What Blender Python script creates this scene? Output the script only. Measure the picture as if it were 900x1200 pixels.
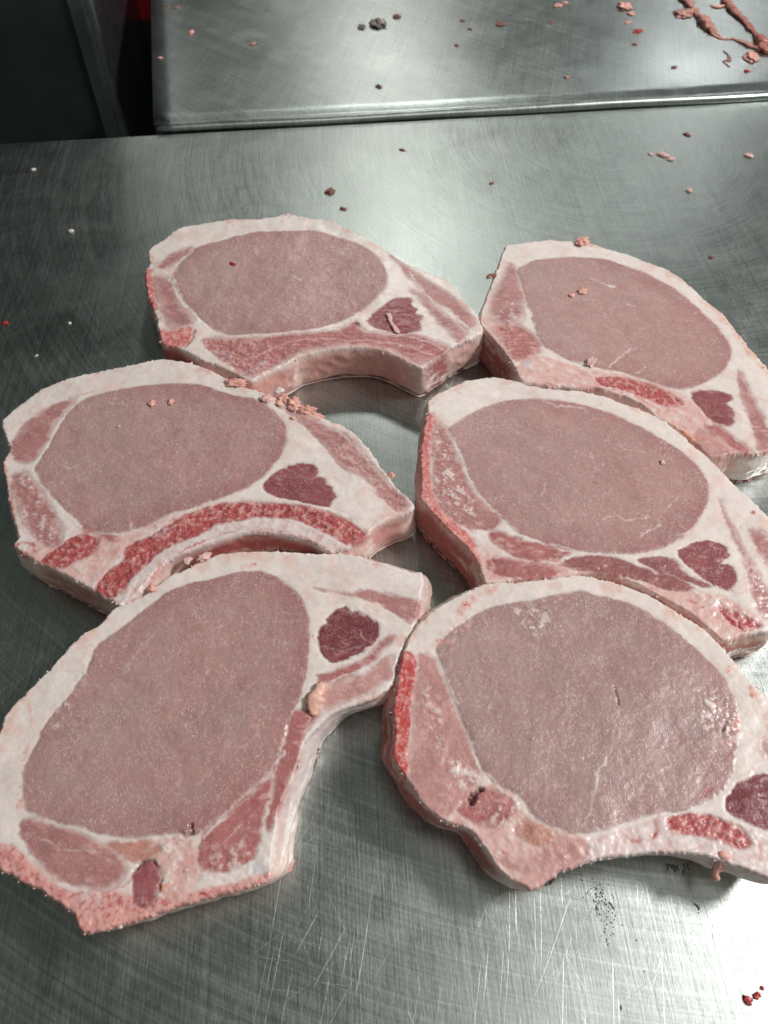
import bpy, math, random
import numpy as np
from mathutils import Vector, Matrix, noise as mnoise
from mathutils.geometry import delaunay_2d_cdt

# ------------------------------------------------------------------ camera, world, lamps, exposure
for o in list(bpy.data.objects):
    bpy.data.objects.remove(o, do_unlink=True)
scene = bpy.context.scene
COL = scene.collection
R = math.radians

cam = bpy.data.cameras.new("camera")
cam_o = bpy.data.objects.new("camera", cam)
COL.objects.link(cam_o)
cam_o.location = (0, 0, 0.388)
cam_o.rotation_euler = (R(36), 0, 0)
cam.sensor_fit = 'VERTICAL'
cam.sensor_height = 36
cam.lens = 18.0 / math.tan(math.atan(600 / 924))
cam.clip_start = 0.01
cam.clip_end = 50
cam.dof.use_dof = True
cam.dof.focus_distance = 0.43
cam.dof.aperture_fstop = 15
scene.camera = cam_o

world = bpy.data.worlds.new("World")
scene.world = world
world.use_nodes = True
wb = world.node_tree.nodes["Background"]
wb.inputs[0].default_value = (0.84, 0.96, 0.86, 1)
wb.inputs[1].default_value = 0.09


def lamp(name, loc, target, sx, sy, watts, col):
    l = bpy.data.lights.new(name, 'AREA')
    l.shape = 'RECTANGLE'
    l.size, l.size_y = sx, sy
    l.energy = watts
    l.color = col
    o = bpy.data.objects.new(name, l)
    COL.objects.link(o)
    o.location = loc
    d = Vector(target) - Vector(loc)
    o.rotation_euler = d.to_track_quat('-Z', 'Y').to_euler()
    return o


lamp("side_lamp", (1.62, .45, 1.60), (.1, .3, 0), .42, .3, 50, (1, .985, .965))
lamp("front_lamp", (.25, -.75, 1.45), (.0, .3, 0), .5, .3, 3.2, (1, .985, .965))
lamp("overhead_lamp", (.45, .02, 1.5), (.1, .1, 0), .4, .25, 1.3, (1, .985, .965))
lamp("back_lamp", (0.10, 2.35, 1.58), (0, .4, 0), .36, .18, 5.2, (.98, 1, .96))
lamp("bench_lamp", (-.03, 4.1, 1.66), (0, .9, 0), .25, .2, 3.6, (1, .98, .94))
lamp("bench_lamp", (1.55, 4.1, 1.66), (.4, .9, 0), .25, .2, 4.2, (.96, .98, 1))

scene.view_settings.view_transform = 'Standard'
scene.view_settings.look = 'None'
scene.view_settings.gamma = 1
scene.view_settings.exposure = -0.05
scene.view_settings.use_curve_mapping = False

# ------------------------------------------------------------------ helpers
rng = np.random.default_rng(7)
random.seed(7)


def tag(o, label=None, cat=None, group=None, kind=None):
    if label: o['label'] = label
    if cat: o['category'] = cat
    if group: o['group'] = group
    if kind: o['kind'] = kind
    return o


def empty(name, loc):
    o = bpy.data.objects.new(name, None)
    COL.objects.link(o)
    o.location = loc
    o.empty_display_size = 0.02
    return o


def mesh_obj(name, V, F, mat, parent=None, smooth=True, attrs=None, normals=None):
    """V (n,3) array, F (m,3) or list of tuples"""
    me = bpy.data.meshes.new(name)
    if isinstance(F, np.ndarray):
        nv, nf, k = len(V), len(F), F.shape[1]
        me.vertices.add(nv)
        me.vertices.foreach_set('co', np.ascontiguousarray(V, dtype=np.float32).ravel())
        me.loops.add(nf * k)
        me.loops.foreach_set('vertex_index', np.ascontiguousarray(F, dtype=np.int32).ravel())
        me.polygons.add(nf)
        me.polygons.foreach_set('loop_start', np.arange(0, nf * k, k, dtype=np.int32))
        me.update(calc_edges=True)
    else:
        me.from_pydata([tuple(v) for v in V], [], F)
        me.update()
    if smooth:
        me.polygons.foreach_set('use_smooth', np.ones(len(me.polygons), dtype=bool))
    for an, (typ, arr) in (attrs or {}).items():
        a = me.attributes.new(an, typ, 'POINT')
        if typ == 'FLOAT_COLOR':
            c = np.ones((len(V), 4), dtype=np.float32)
            c[:, :3] = arr
            a.data.foreach_set('color', c.ravel())
        else:
            a.data.foreach_set('value', np.ascontiguousarray(arr, dtype=np.float32))
    if normals is not None:
        me.normals_split_custom_set_from_vertices(normals.tolist())
    me.materials.append(mat)
    o = bpy.data.objects.new(name, me)
    COL.objects.link(o)
    if parent: o.parent = parent
    return o


def hash2(ix, iy, seed):
    h = (ix.astype(np.int64) * 374761393 + iy.astype(np.int64) * 668265263 + seed * 1442695041) & 0xFFFFFFFF
    h = ((h ^ (h >> 13)) * 1274126177) & 0xFFFFFFFF
    h = ((h ^ (h >> 16)) * 2246822519) & 0xFFFFFFFF
    return ((h ^ (h >> 15)) & 0xFFFF) / 65535.0


def vnoise(x, y, seed=0):
    x0, y0 = np.floor(x), np.floor(y)
    fx, fy = x - x0, y - y0
    fx = fx * fx * fx * (fx * (fx * 6 - 15) + 10)
    fy = fy * fy * fy * (fy * (fy * 6 - 15) + 10)
    a, b = hash2(x0, y0, seed), hash2(x0 + 1, y0, seed)
    c, d = hash2(x0, y0 + 1, seed), hash2(x0 + 1, y0 + 1, seed)
    return (a * (1 - fx) + b * fx) * (1 - fy) + (c * (1 - fx) + d * fx) * fy


def fbm(x, y, s, seed=0, oct=3):
    """-1..1 noise with feature size s (same unit as x, y); rotated octaves hide the lattice"""
    out = np.zeros_like(x)
    amp, tot, f = 1.0, 0.0, 1.0 / s
    for k in range(oct):
        c, sn = math.cos(0.7 + 1.1 * k), math.sin(0.7 + 1.1 * k)
        out += amp * (vnoise((x * c - y * sn) * f, (x * sn + y * c) * f, seed + 31 * k) * 2 - 1)
        tot += amp
        amp *= .55
        f *= 2.03
    return out / tot * 1.5


def smooth_closed(P, step):
    P = np.asarray(P, float)
    n = len(P)
    out = []
    for i in range(n):
        p0, p1, p2, p3 = P[i - 1], P[i], P[(i + 1) % n], P[(i + 2) % n]
        m = max(1, int(np.linalg.norm(p2 - p1) / step + .5))
        t = (np.arange(m) / m)[:, None]
        m1, m2 = (p2 - p0) * .42, (p3 - p1) * .42
        L = np.linalg.norm(p2 - p1)
        for mm in (m1, m2):
            l = np.linalg.norm(mm)
            if l > L: mm *= L / l
        out.append((2 * t ** 3 - 3 * t ** 2 + 1) * p1 + (t ** 3 - 2 * t ** 2 + t) * m1 + (-2 * t ** 3 + 3 * t ** 2) * p2 + (t ** 3 - t ** 2) * m2)
    return np.concatenate(out)


def smooth_open(P, step):
    P = np.asarray(P, float)
    if len(P) < 3:
        m = max(2, int(np.linalg.norm(P[1] - P[0]) / step) + 1)
        t = np.linspace(0, 1, m)[:, None]
        return P[0] * (1 - t) + P[1] * t
    Q = np.vstack([2 * P[0] - P[1], P, 2 * P[-1] - P[-2]])
    out = []
    for i in range(1, len(Q) - 2):
        p0, p1, p2, p3 = Q[i - 1:i + 3]
        m = max(1, int(np.linalg.norm(p2 - p1) / step + .5))
        t = (np.arange(m) / m)[:, None]
        out.append(.5 * (2 * p1 + (p2 - p0) * t + (2 * p0 - 5 * p1 + 4 * p2 - p3) * t ** 2 + (3 * p1 - p0 - 3 * p2 + p3) * t ** 3))
    out.append(P[-1:])
    return np.concatenate(out)


def seg_dist(X, A, B):
    d = np.full(len(X), 1e9)
    for a, b in zip(A, B):
        e = b - a
        w = X - a
        t = np.clip((w @ e) / max(e @ e, 1e-12), 0, 1)
        q = w - t[:, None] * e
        d = np.minimum(d, q[:, 0] ** 2 + q[:, 1] ** 2)
    return np.sqrt(d)


def sd_poly(X, P, pad):
    """signed distance (negative inside), 1e3 away from the bounding box"""
    out = np.full(len(X), 1e3)
    lo, hi = P.min(0) - pad, P.max(0) + pad
    m = np.all((X >= lo) & (X <= hi), axis=1)
    Y = X[m]
    if not len(Y): return out
    Q = np.roll(P, -1, 0)
    d = seg_dist(Y, P, Q)
    ins = np.zeros(len(Y), bool)
    for a, b in zip(P, Q):
        c = (a[1] > Y[:, 1]) != (b[1] > Y[:, 1])
        if abs(b[1] - a[1]) > 1e-12:
            ins ^= c & (Y[:, 0] < (b[0] - a[0]) * (Y[:, 1] - a[1]) / (b[1] - a[1]) + a[0])
    out[m] = np.where(ins, -d, d)
    return out


def sstep(a, b, x):
    t = np.clip((x - a) / (b - a), 0, 1)
    return t * t * (3 - 2 * t)


# ------------------------------------------------------------------ materials
class NT:
    def __init__(s, name):
        s.m = bpy.data.materials.new(name)
        s.m.use_nodes = True
        s.t = s.m.node_tree
        s.b = s.t.nodes['Principled BSDF']

    def n(s, typ, **kw):
        nd = s.t.nodes.new(typ)
        for k, v in kw.items():
            if k.startswith('i_'):
                key = k[2:]
                nd.inputs[int(key) if key.isdigit() else key].default_value = v
            else:
                setattr(nd, k, v)
        return nd

    def l(s, a, b):
        s.t.links.new(a, b)

    def math(s, op, a, b=None, clamp=False):
        nd = s.n('ShaderNodeMath', operation=op)
        nd.use_clamp = clamp
        for i, v in enumerate((a, b)):
            if v is None: continue
            if isinstance(v, (int, float)): nd.inputs[i].default_value = v
            else: s.l(v, nd.inputs[i])
        return nd.outputs[0]

    def mix(s, fac, a, b, mode='MIX'):
        nd = s.n('ShaderNodeMix', data_type='RGBA', blend_type=mode)
        for sock, v in ((nd.inputs[0], fac), (nd.inputs[6], a), (nd.inputs[7], b)):
            if isinstance(v, (int, float)): sock.default_value = v
            elif isinstance(v, tuple): sock.default_value = v
            else: s.l(v, sock)
        return nd.outputs[2]

    def ramp(s, fac, stops):
        nd = s.n('ShaderNodeValToRGB')
        el = nd.color_ramp.elements
        while len(el) < len(stops): el.new(.5)
        for e, (p, c) in zip(el, stops):
            e.position = p
            e.color = (c, c, c, 1) if isinstance(c, (int, float)) else (*c, 1)
        s.l(fac, nd.inputs[0])
        return nd.outputs[0]

    def noise(s, vec, scale, detail=3, rough=.55, dist=0.0):
        nd = s.n('ShaderNodeTexNoise')
        nd.inputs['Scale'].default_value = scale
        nd.inputs['Detail'].default_value = detail
        nd.inputs['Roughness'].default_value = rough
        nd.inputs['Distortion'].default_value = dist
        s.l(vec, nd.inputs['Vector'])
        return nd.outputs['Fac']

    def mapping(s, vec, rotz=0., scale=(1, 1, 1), loc=(0, 0, 0)):
        nd = s.n('ShaderNodeMapping')
        nd.inputs['Rotation'].default_value = (0, 0, rotz)
        nd.inputs['Scale'].default_value = scale
        nd.inputs['Location'].default_value = loc
        s.l(vec, nd.inputs['Vector'])
        return nd.outputs[0]


def meat_material():
    a = NT("raw_pork")
    obj = a.n('ShaderNodeTexCoord').outputs['Object']
    tint = a.n('ShaderNodeAttribute', attribute_name='tint').outputs['Color']
    grain = a.n('ShaderNodeAttribute', attribute_name='grain').outputs['Fac']
    n1 = a.noise(obj, 850, 4, .65)
    n2 = a.noise(a.mapping(obj, .8, (1700, 800, 1200)), 1, 1.5, .6)
    n3 = a.noise(obj, 260, 3, .6)
    v = a.math('ADD', .89, a.math('MULTIPLY', n1, a.math('ADD', .12, a.math('MULTIPLY', grain, .20))))
    col = a.mix(1.0, tint, v, 'MULTIPLY')
    spot = a.ramp(n2, [(.585, 0.), (.66, 1.)])
    dens = a.ramp(a.noise(obj, 70, 2, .5), [(.38, .25), (.66, 1.)])
    spot = a.math('MULTIPLY', spot, a.math('MULTIPLY', grain, a.math('MULTIPLY', dens, .55)))
    col = a.mix(spot, col, (.86, .72, .67, 1))
    a.l(col, a.b.inputs['Base Color'])
    r = a.math('ADD', .22, a.math('MULTIPLY', n3, .26))
    r = a.math('SUBTRACT', r, a.math('MULTIPLY', spot, .25))
    a.l(r, a.b.inputs['Roughness'])
    a.b.inputs['IOR'].default_value = 1.40
    a.b.inputs['Subsurface Weight'].default_value = .22
    a.b.inputs['Subsurface Radius'].default_value = (1.0, .45, .35)
    a.b.inputs['Subsurface Scale'].default_value = .0013
    h = a.math('ADD', a.math('MULTIPLY', n1, .30), a.math('ADD', a.math('MULTIPLY', n2, .40), a.math('MULTIPLY', n3, .55)))
    wet = a.ramp(a.noise(obj, 55, 3, .6, .5), [(.42, .06), (.60, .50)])
    a.l(wet, a.b.inputs['Coat Weight'])
    a.b.inputs['Coat Roughness'].default_value = .24
    a.b.inputs['Coat IOR'].default_value = 1.35
    bp = a.n('ShaderNodeBump')
    bp.inputs['Distance'].default_value = .0005
    a.l(a.math('ADD', .14, a.math('MULTIPLY', grain, .60), True), bp.inputs['Strength'])
    a.l(h, bp.inputs['Height'])
    a.l(bp.outputs[0], a.b.inputs['Normal'])
    return a.m


def steel_material(name, base=(.56, .60, .585), rough=.33, stain=.5, brush=0.0, seed=0., cuts=1.0, wipe=(.55, -.02, 0)):
    a = NT(name)
    tc = a.n('ShaderNodeTexCoord').outputs['Object']
    v0 = a.mapping(tc, brush, (1, 1, 1), (seed, seed * .7, 0))
    big = a.noise(v0, 5.5, 4, .6, .6)
    mid = a.noise(v0, 28, 4, .65, .8)
    # worn grain: short fine marks in four directions, strongest along y
    g1 = a.noise(a.mapping(v0, 0.03, (1100, 9, 1)), 1, 3, .75)
    # arcs left by wiping, round a point near the right end
    pc = a.n('ShaderNodeVectorMath', operation='SUBTRACT'); pc.inputs[1].default_value = wipe
    a.l(v0, pc.inputs[0])
    ln = a.n('ShaderNodeVectorMath', operation='LENGTH'); a.l(pc.outputs[0], ln.inputs[0])
    sp_ = a.n('ShaderNodeSeparateXYZ'); a.l(pc.outputs[0], sp_.inputs[0])
    cb_ = a.n('ShaderNodeCombineXYZ')
    a.l(a.math('MULTIPLY', ln.outputs['Value'], 520), cb_.inputs[0])
    a.l(a.math('MULTIPLY', a.math('ARCTAN2', sp_.outputs[1], sp_.outputs[0]), 2.2), cb_.inputs[1])
    g2 = a.noise(cb_.outputs[0], 1, 3, .7)
    g3 = a.noise(a.mapping(v0, .62, (1500, 190, 1), (3, 1, 0)), 1, 3, .8)
    g4 = a.noise(a.mapping(v0, -.55, (1500, 230, 1), (7, 5, 0)), 1, 3, .8)
    gg = a.math('ADD', a.math('ADD', a.math('MULTIPLY', g1, .32), a.math('MULTIPLY', g2, .24)), a.math('ADD', a.math('MULTIPLY', g3, .24), a.math('MULTIPLY', g4, .20)))
    cols = []

    wv = a.n('ShaderNodeVectorMath', operation='SCALE')
    nz = a.n('ShaderNodeTexNoise'); nz.inputs['Scale'].default_value = 7; nz.inputs['Detail'].default_value = 1
    a.l(v0, nz.inputs['Vector'])
    a.l(nz.outputs['Color'], wv.inputs[0]); wv.inputs['Scale'].default_value = .012
    vw = a.n('ShaderNodeVectorMath', operation='ADD')
    a.l(v0, vw.inputs[0]); a.l(wv.outputs[0], vw.inputs[1])

    def scratches(ang, pitch, length, width, keep, sd):
        """straight scratches: one possible line per strip, broken into segments"""
        sp = a.n('ShaderNodeSeparateXYZ')
        a.l(a.mapping(vw.outputs[0], ang, (1, 1, 1), (sd, sd * .37, 0)), sp.inputs[0])
        u = a.math('DIVIDE', sp.outputs[0], pitch)
        row = a.math('FLOOR', u)
        wn = a.n('ShaderNodeTexWhiteNoise', noise_dimensions='1D')
        a.l(row, wn.inputs['W'])
        ctr = a.math('ADD', .2, a.math('MULTIPLY', wn.outputs['Value'], .6))
        dd = a.math('ABSOLUTE', a.math('SUBTRACT', a.math('FRACT', u), ctr))
        cb = a.n('ShaderNodeCombineXYZ')
        a.l(a.math('MULTIPLY', row, 7.31), cb.inputs[0])
        a.l(a.math('DIVIDE', sp.outputs[1], length), cb.inputs[1])
        seg = a.noise(cb.outputs[0], 1.0, 1, .5)
        w = a.math('MINIMUM', a.math('MULTIPLY', a.math('SUBTRACT', seg, keep), width / pitch * 30), width / pitch)
        return a.math('MULTIPLY', a.math('MULTIPLY', a.math('SUBTRACT', w, dd, False), pitch / width, True), a.math('ADD', .3, a.math('MULTIPLY', wn.outputs['Value'], .7)))
    sc = None
    for ang, pitch, length, width, keep, sd in ((.55, .0036, .050, .00024, .60, 3.1), (-.45, .0045, .045, .00022, .60, 7.7), (1.0, .005, .055, .00024, .60, 11.3),
                                                (.18, .0024, .070, .00022, .57, 5.2), (1.75, .006, .045, .00022, .60, 23.), (.38, .009, .11, .0004, .60, 41.)):
        s_ = scratches(ang, pitch, length, width, keep, sd)
        sc = s_ if sc is None else a.math('MAXIMUM', sc, s_)
    patch = a.ramp(a.noise(v0, 9, 2, .5, .3), [(.40, .15), (.62, 1.)])
    sc = a.math('MULTIPLY', sc, patch)
    sc = a.math('MULTIPLY', sc, cuts)
    # colour
    f = a.ramp(a.math('ADD', a.math('MULTIPLY', gg, .85), a.math('MULTIPLY', mid, .15)), [(.40, 0.), (.60, 1.)])
    col = a.mix(f, tuple(c * .62 for c in base) + (1,), tuple(min(1, c * 1.38) for c in base) + (1,))
    smear = a.ramp(big, [(.30, 0.), (.75, 1.)])
    col = a.mix(a.math('MULTIPLY', smear, stain * .4), col, tuple(c * .8 for c in base) + (1,))
    col = a.mix(a.math('MULTIPLY', sc, .5), col, (.82, .86, .84, 1))
    a.l(col, a.b.inputs['Base Color'])
    a.b.inputs['Metallic'].default_value = 1.0
    r = a.math('ADD', rough, a.math('MULTIPLY', a.math('SUBTRACT', mid, .5), .16))
    r = a.math('ADD', r, a.math('MULTIPLY', a.math('SUBTRACT', big, .5), .20))
    r = a.math('ADD', r, a.math('MULTIPLY', sc, .12))
    r = a.math('ADD', r, a.math('MULTIPLY', a.math('SUBTRACT', gg, .5), .5), True)
    r = a.math('MAXIMUM', r, .29)
    a.l(r, a.b.inputs['Roughness'])
    h = a.math('SUBTRACT', a.math('MULTIPLY', gg, 1.3), a.math('MULTIPLY', sc, .35))
    bp = a.n('ShaderNodeBump')
    bp.inputs['Strength'].default_value = .30
    bp.inputs['Distance'].default_value = .0004
    a.l(h, bp.inputs['Height'])
    a.l(bp.outputs[0], a.b.inputs['Normal'])
    return a.m


def plain(name, col, rough, metal=0.0, nscale=60, amt=.3, bump=.15):
    a = NT(name)
    tc = a.n('ShaderNodeTexCoord').outputs['Object']
    n = a.noise(tc, nscale, 4, .6)
    c = a.mix(n, tuple(x * (1 - amt) for x in col) + (1,), tuple(min(1, x * (1 + amt)) for x in col) + (1,))
    a.l(c, a.b.inputs['Base Color'])
    a.b.inputs['Metallic'].default_value = metal
    a.l(a.math('ADD', rough - .08, a.math('MULTIPLY', n, .16)), a.b.inputs['Roughness'])
    bp = a.n('ShaderNodeBump')
    bp.inputs['Strength'].default_value = bump
    bp.inputs['Distance'].default_value = .001
    a.l(n, bp.inputs['Height'])
    a.l(bp.outputs[0], a.b.inputs['Normal'])
    return a.m


MEAT = meat_material()

# ------------------------------------------------------------------ worktop, rear bench, cabinet
JO = Vector((-0.3469, 0.7053, 0))          # a point on the joint between worktop and rear bench
JA = 0.10566                     # direction of the joint
JM = Matrix.Translation(JO) @ Matrix.Rotation(JA, 4, 'Z')


def jpt(u, v, z):
    return JM @ Vector((u, v, z))


def box(name, x0, x1, y0, y1, z0, z1, mat, parent=None, M=JM, bev=.0015):
    import bmesh
    bm = bmesh.new()
    vs = [bm.verts.new((x, y, z)) for x in (x0, x1) for y in (y0, y1) for z in (z0, z1)]
    for f in ((0, 1, 3, 2), (4, 6, 7, 5), (0, 4, 5, 1), (2, 3, 7, 6), (0, 2, 6, 4), (1, 5, 7, 3)):
        bm.faces.new([vs[i] for i in f])
    if bev: bmesh.ops.bevel(bm, geom=bm.edges[:], offset=bev, segments=2, affect='EDGES')
    bmesh.ops.recalc_face_normals(bm, faces=bm.faces[:])
    me = bpy.data.meshes.new(name)
    bm.to_mesh(me); bm.free()
    me.materials.append(mat)
    o = bpy.data.objects.new(name, me)
    COL.objects.link(o)
    if parent:
        o.parent = parent
    elif M is not None:
        o.matrix_world = M
    return o


STEEL = steel_material("scratched_steel", (.46,.495,.47), .36, .5, .05, 0.)
STEEL_B = steel_material("bench_steel", (.47,.505,.485), .325, .4, .3, 4., .5, (.9, -3.0, 0))
floor = box("floor", -3, 3, -2.5, 3, -.92, -.90, plain("dark_floor", (.05, .055, .055), .5), bev=0)
tag(floor, "dark wet floor seen through the gap behind the worktop", kind='structure')

# worktop sheet with turned-down rear edge
wt = box("worktop", -.75, 1.15, -1.05, -.002, -.030, 0, STEEL, bev=.0022)
tag(wt, "scratched stainless steel worktop that the six pork chops lie on", "worktop", kind='structure')

# rear bench: sheet plus rolled lip
UL = 0.1334
bench = empty("steel_bench", jpt(UL, 0, 0)); bench.rotation_euler = (0, 0, JA)
tag(bench, "stainless steel bench behind the worktop, with a rolled front lip and meat scraps on it", "bench")
nx, ny = 60, 40
ys = np.concatenate([[.0085, .010, .012, .015, .020, .028], np.linspace(.04, .75, ny)])
xs = np.linspace(0, 1.25, nx)
XX, YY = np.meshgrid(xs, ys)
ZZ = .0045 - .0028 * np.exp(-((YY - .013) / .004) ** 2) + .0007 * fbm(XX, YY, .16, 5, 2)
ZZ += .0016 * np.exp(-((XX - .0) / .012) ** 2)
XX = XX + -0.0738 * YY * (1 - XX / 1.25)
V = np.stack([XX.ravel(), YY.ravel(), ZZ.ravel()], 1)
idx = np.arange(len(V)).reshape(XX.shape)
F = np.stack([idx[:-1, :-1].ravel(), idx[:-1, 1:].ravel(), idx[1:, 1:].ravel(), idx[1:, :-1].ravel()], 1)
sheet = mesh_obj("bench_top", V, F, STEEL_B, bench)
sm = sheet.modifiers.new("thickness", 'SOLIDIFY'); sm.thickness = .0015; sm.offset = -1
# rolled lip, an open-ended tube
def tube_mesh(P, rad, seg=14, caps=True):
    P = np.asarray(P, float)
    n = len(P)
    V, F = [], []
    for i in range(n):
        t = P[min(i + 1, n - 1)] - P[max(i - 1, 0)]
        t /= np.linalg.norm(t)
        up = np.array([0, 0, 1.]) if abs(t[2]) < .9 else np.array([1., 0, 0])
        s = np.cross(t, up); s /= np.linalg.norm(s)
        u = np.cross(s, t)
        for k in range(seg):
            a = 2 * math.pi * k / seg
            V.append(P[i] + rad[i] * (math.cos(a) * s + math.sin(a) * u))
    for i in range(n - 1):
        for k in range(seg):
            F.append((i * seg + k, i * seg + (k + 1) % seg, (i + 1) * seg + (k + 1) % seg, (i + 1) * seg + k))
    if caps:
        F.append(tuple(range(seg))[::-1]); F.append(tuple((n - 1) * seg + k for k in range(seg)))
    return V, F


px_ = np.linspace(.003, 1.25, 80)  # along the front edge
V, F = tube_mesh(np.stack([px_, np.full(80, .0035) + .0004 * np.sin(px_ * 31), np.full(80, .0018) + .0003 * np.sin(px_ * 17 + 1)], 1), np.full(80, .0031), caps=False)
lip = mesh_obj("rolled_lip", np.array(V), F, STEEL_B, bench)
sm = lip.modifiers.new("thickness", 'SOLIDIFY'); sm.thickness = .0012; sm.offset = -1
sv = [(x_ + -0.0738 * y_, y_, z_) for y_ in (.012, .75) for x_ in (0, .0015) for z_ in (-.05, .0025)]
mesh_obj("bench_side", np.array(sv), [(0, 1, 3, 2), (4, 6, 7, 5), (0, 4, 5, 1), (2, 3, 7, 6), (0, 2, 6, 4), (1, 5, 7, 3)], STEEL_B, bench, False)
box("bench_apron", .012, 1.25, .0125, .0140, -.06, -.001, STEEL_B, bench, bev=0)

# cabinet beyond the gap
cx, cy = 0.0742, 0.1477
cab = empty("machine_cabinet", jpt(cx, cy, -.9)); cab.rotation_euler = (0, 0, JA)
tag(cab, "dark grey cabinet with a bright steel corner post beyond the gap at the top left", "cabinet")
DARKP = plain("dark_panel", (.034, .040, .039), .4, .3, 30, .25)
POST = plain("post_steel", (.36, .39, .38), .34, 1., 80, .2)
DGLOSS = plain("dark_gloss", (.05, .05, .055), .25, .5, 90, .5, .4)
box("front_panel", -1.2, -.020, .003, .02, 0, 1.35, DARKP, cab)
box("post_lip", -.010, -.006, -.0035, -.0005, 0, 1.35, POST, cab, bev=.001)
box("corner_post", -.022, .0, 0, .016, .0, 1.35, POST, cab)
box("side_panel", -.03, -.004, .018, .55, 0, 1.35, DGLOSS, cab)
box("base", -1.2, -.004, .021, .55, .0, .6, DGLOSS, cab)
red = empty("red_bin", jpt(0.0764, 0.4387, -.9)); red.rotation_euler = (0, 0, JA)
tag(red, "red bin glimpsed in the dark gap left of the rear bench at the top", "bin")
box("bin_body", -.016, .16, 0, .2, .82, .885, plain("red_plastic", (.40, .010, .016), .4), red, bev=.004)
box("bin_stand", -.06, .16, .003, .2, 0, .8195, DGLOSS, red, bev=.002)

# ------------------------------------------------------------------ pork
CLS = {
    'fat': (.80, .70, .655), 'fatpink': (.72, .46, .42), 'eye': (.425, .248, .230), 'eye2': (.375, .238, .225), 'cap': (.28, .082, .09), 'capd': (.21, .052, .062),
    'capl': (.31, .115, .115), 'muscle': (.43, .205, .195), 'muscle2': (.42, .155, .15), 'muscle3': (.52, .275, .255), 'marrow': (.42, .085, .085), 'bone': (.73, .60, .58),
    'bonepink': (.68, .36, .33), 'redbone': (.60, .20, .185), 'redbone2': (.56, .095, .09), 'red': (.42, .022, .025), 'salmon': (.76, .38, .31), 'strand': (.50, .23, .18), 'innerwall': (.64, .33, .29), 'smear': (.15, .125, .115), 'fatsal': (.80, .47, .37), 'dark': (.09, .025, .028), 'crack': (.035, .008, .008),
    'hole': (.06, .008, .010), 'blue': (.52, .50, .58), 'tan': (.52, .25, .20), 'nub': (.34, .11, .12), 'orange': (.78, .34, .21), 'purple': (.20, .12, .13), 'membrane': (.74, .62, .60),
    'redside': (.40, .11, .10), 'redbrown': (.24, .085, .06), 'red2': (.42, .15, .115),
}
CLS = {k: np.array(v) for k, v in CLS.items()}
FLESH = {'eye', 'eye2', 'cap', 'capd', 'capl', 'muscle', 'muscle2', 'muscle3', 'nub', 'tan'}
chop_tops = []


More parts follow.
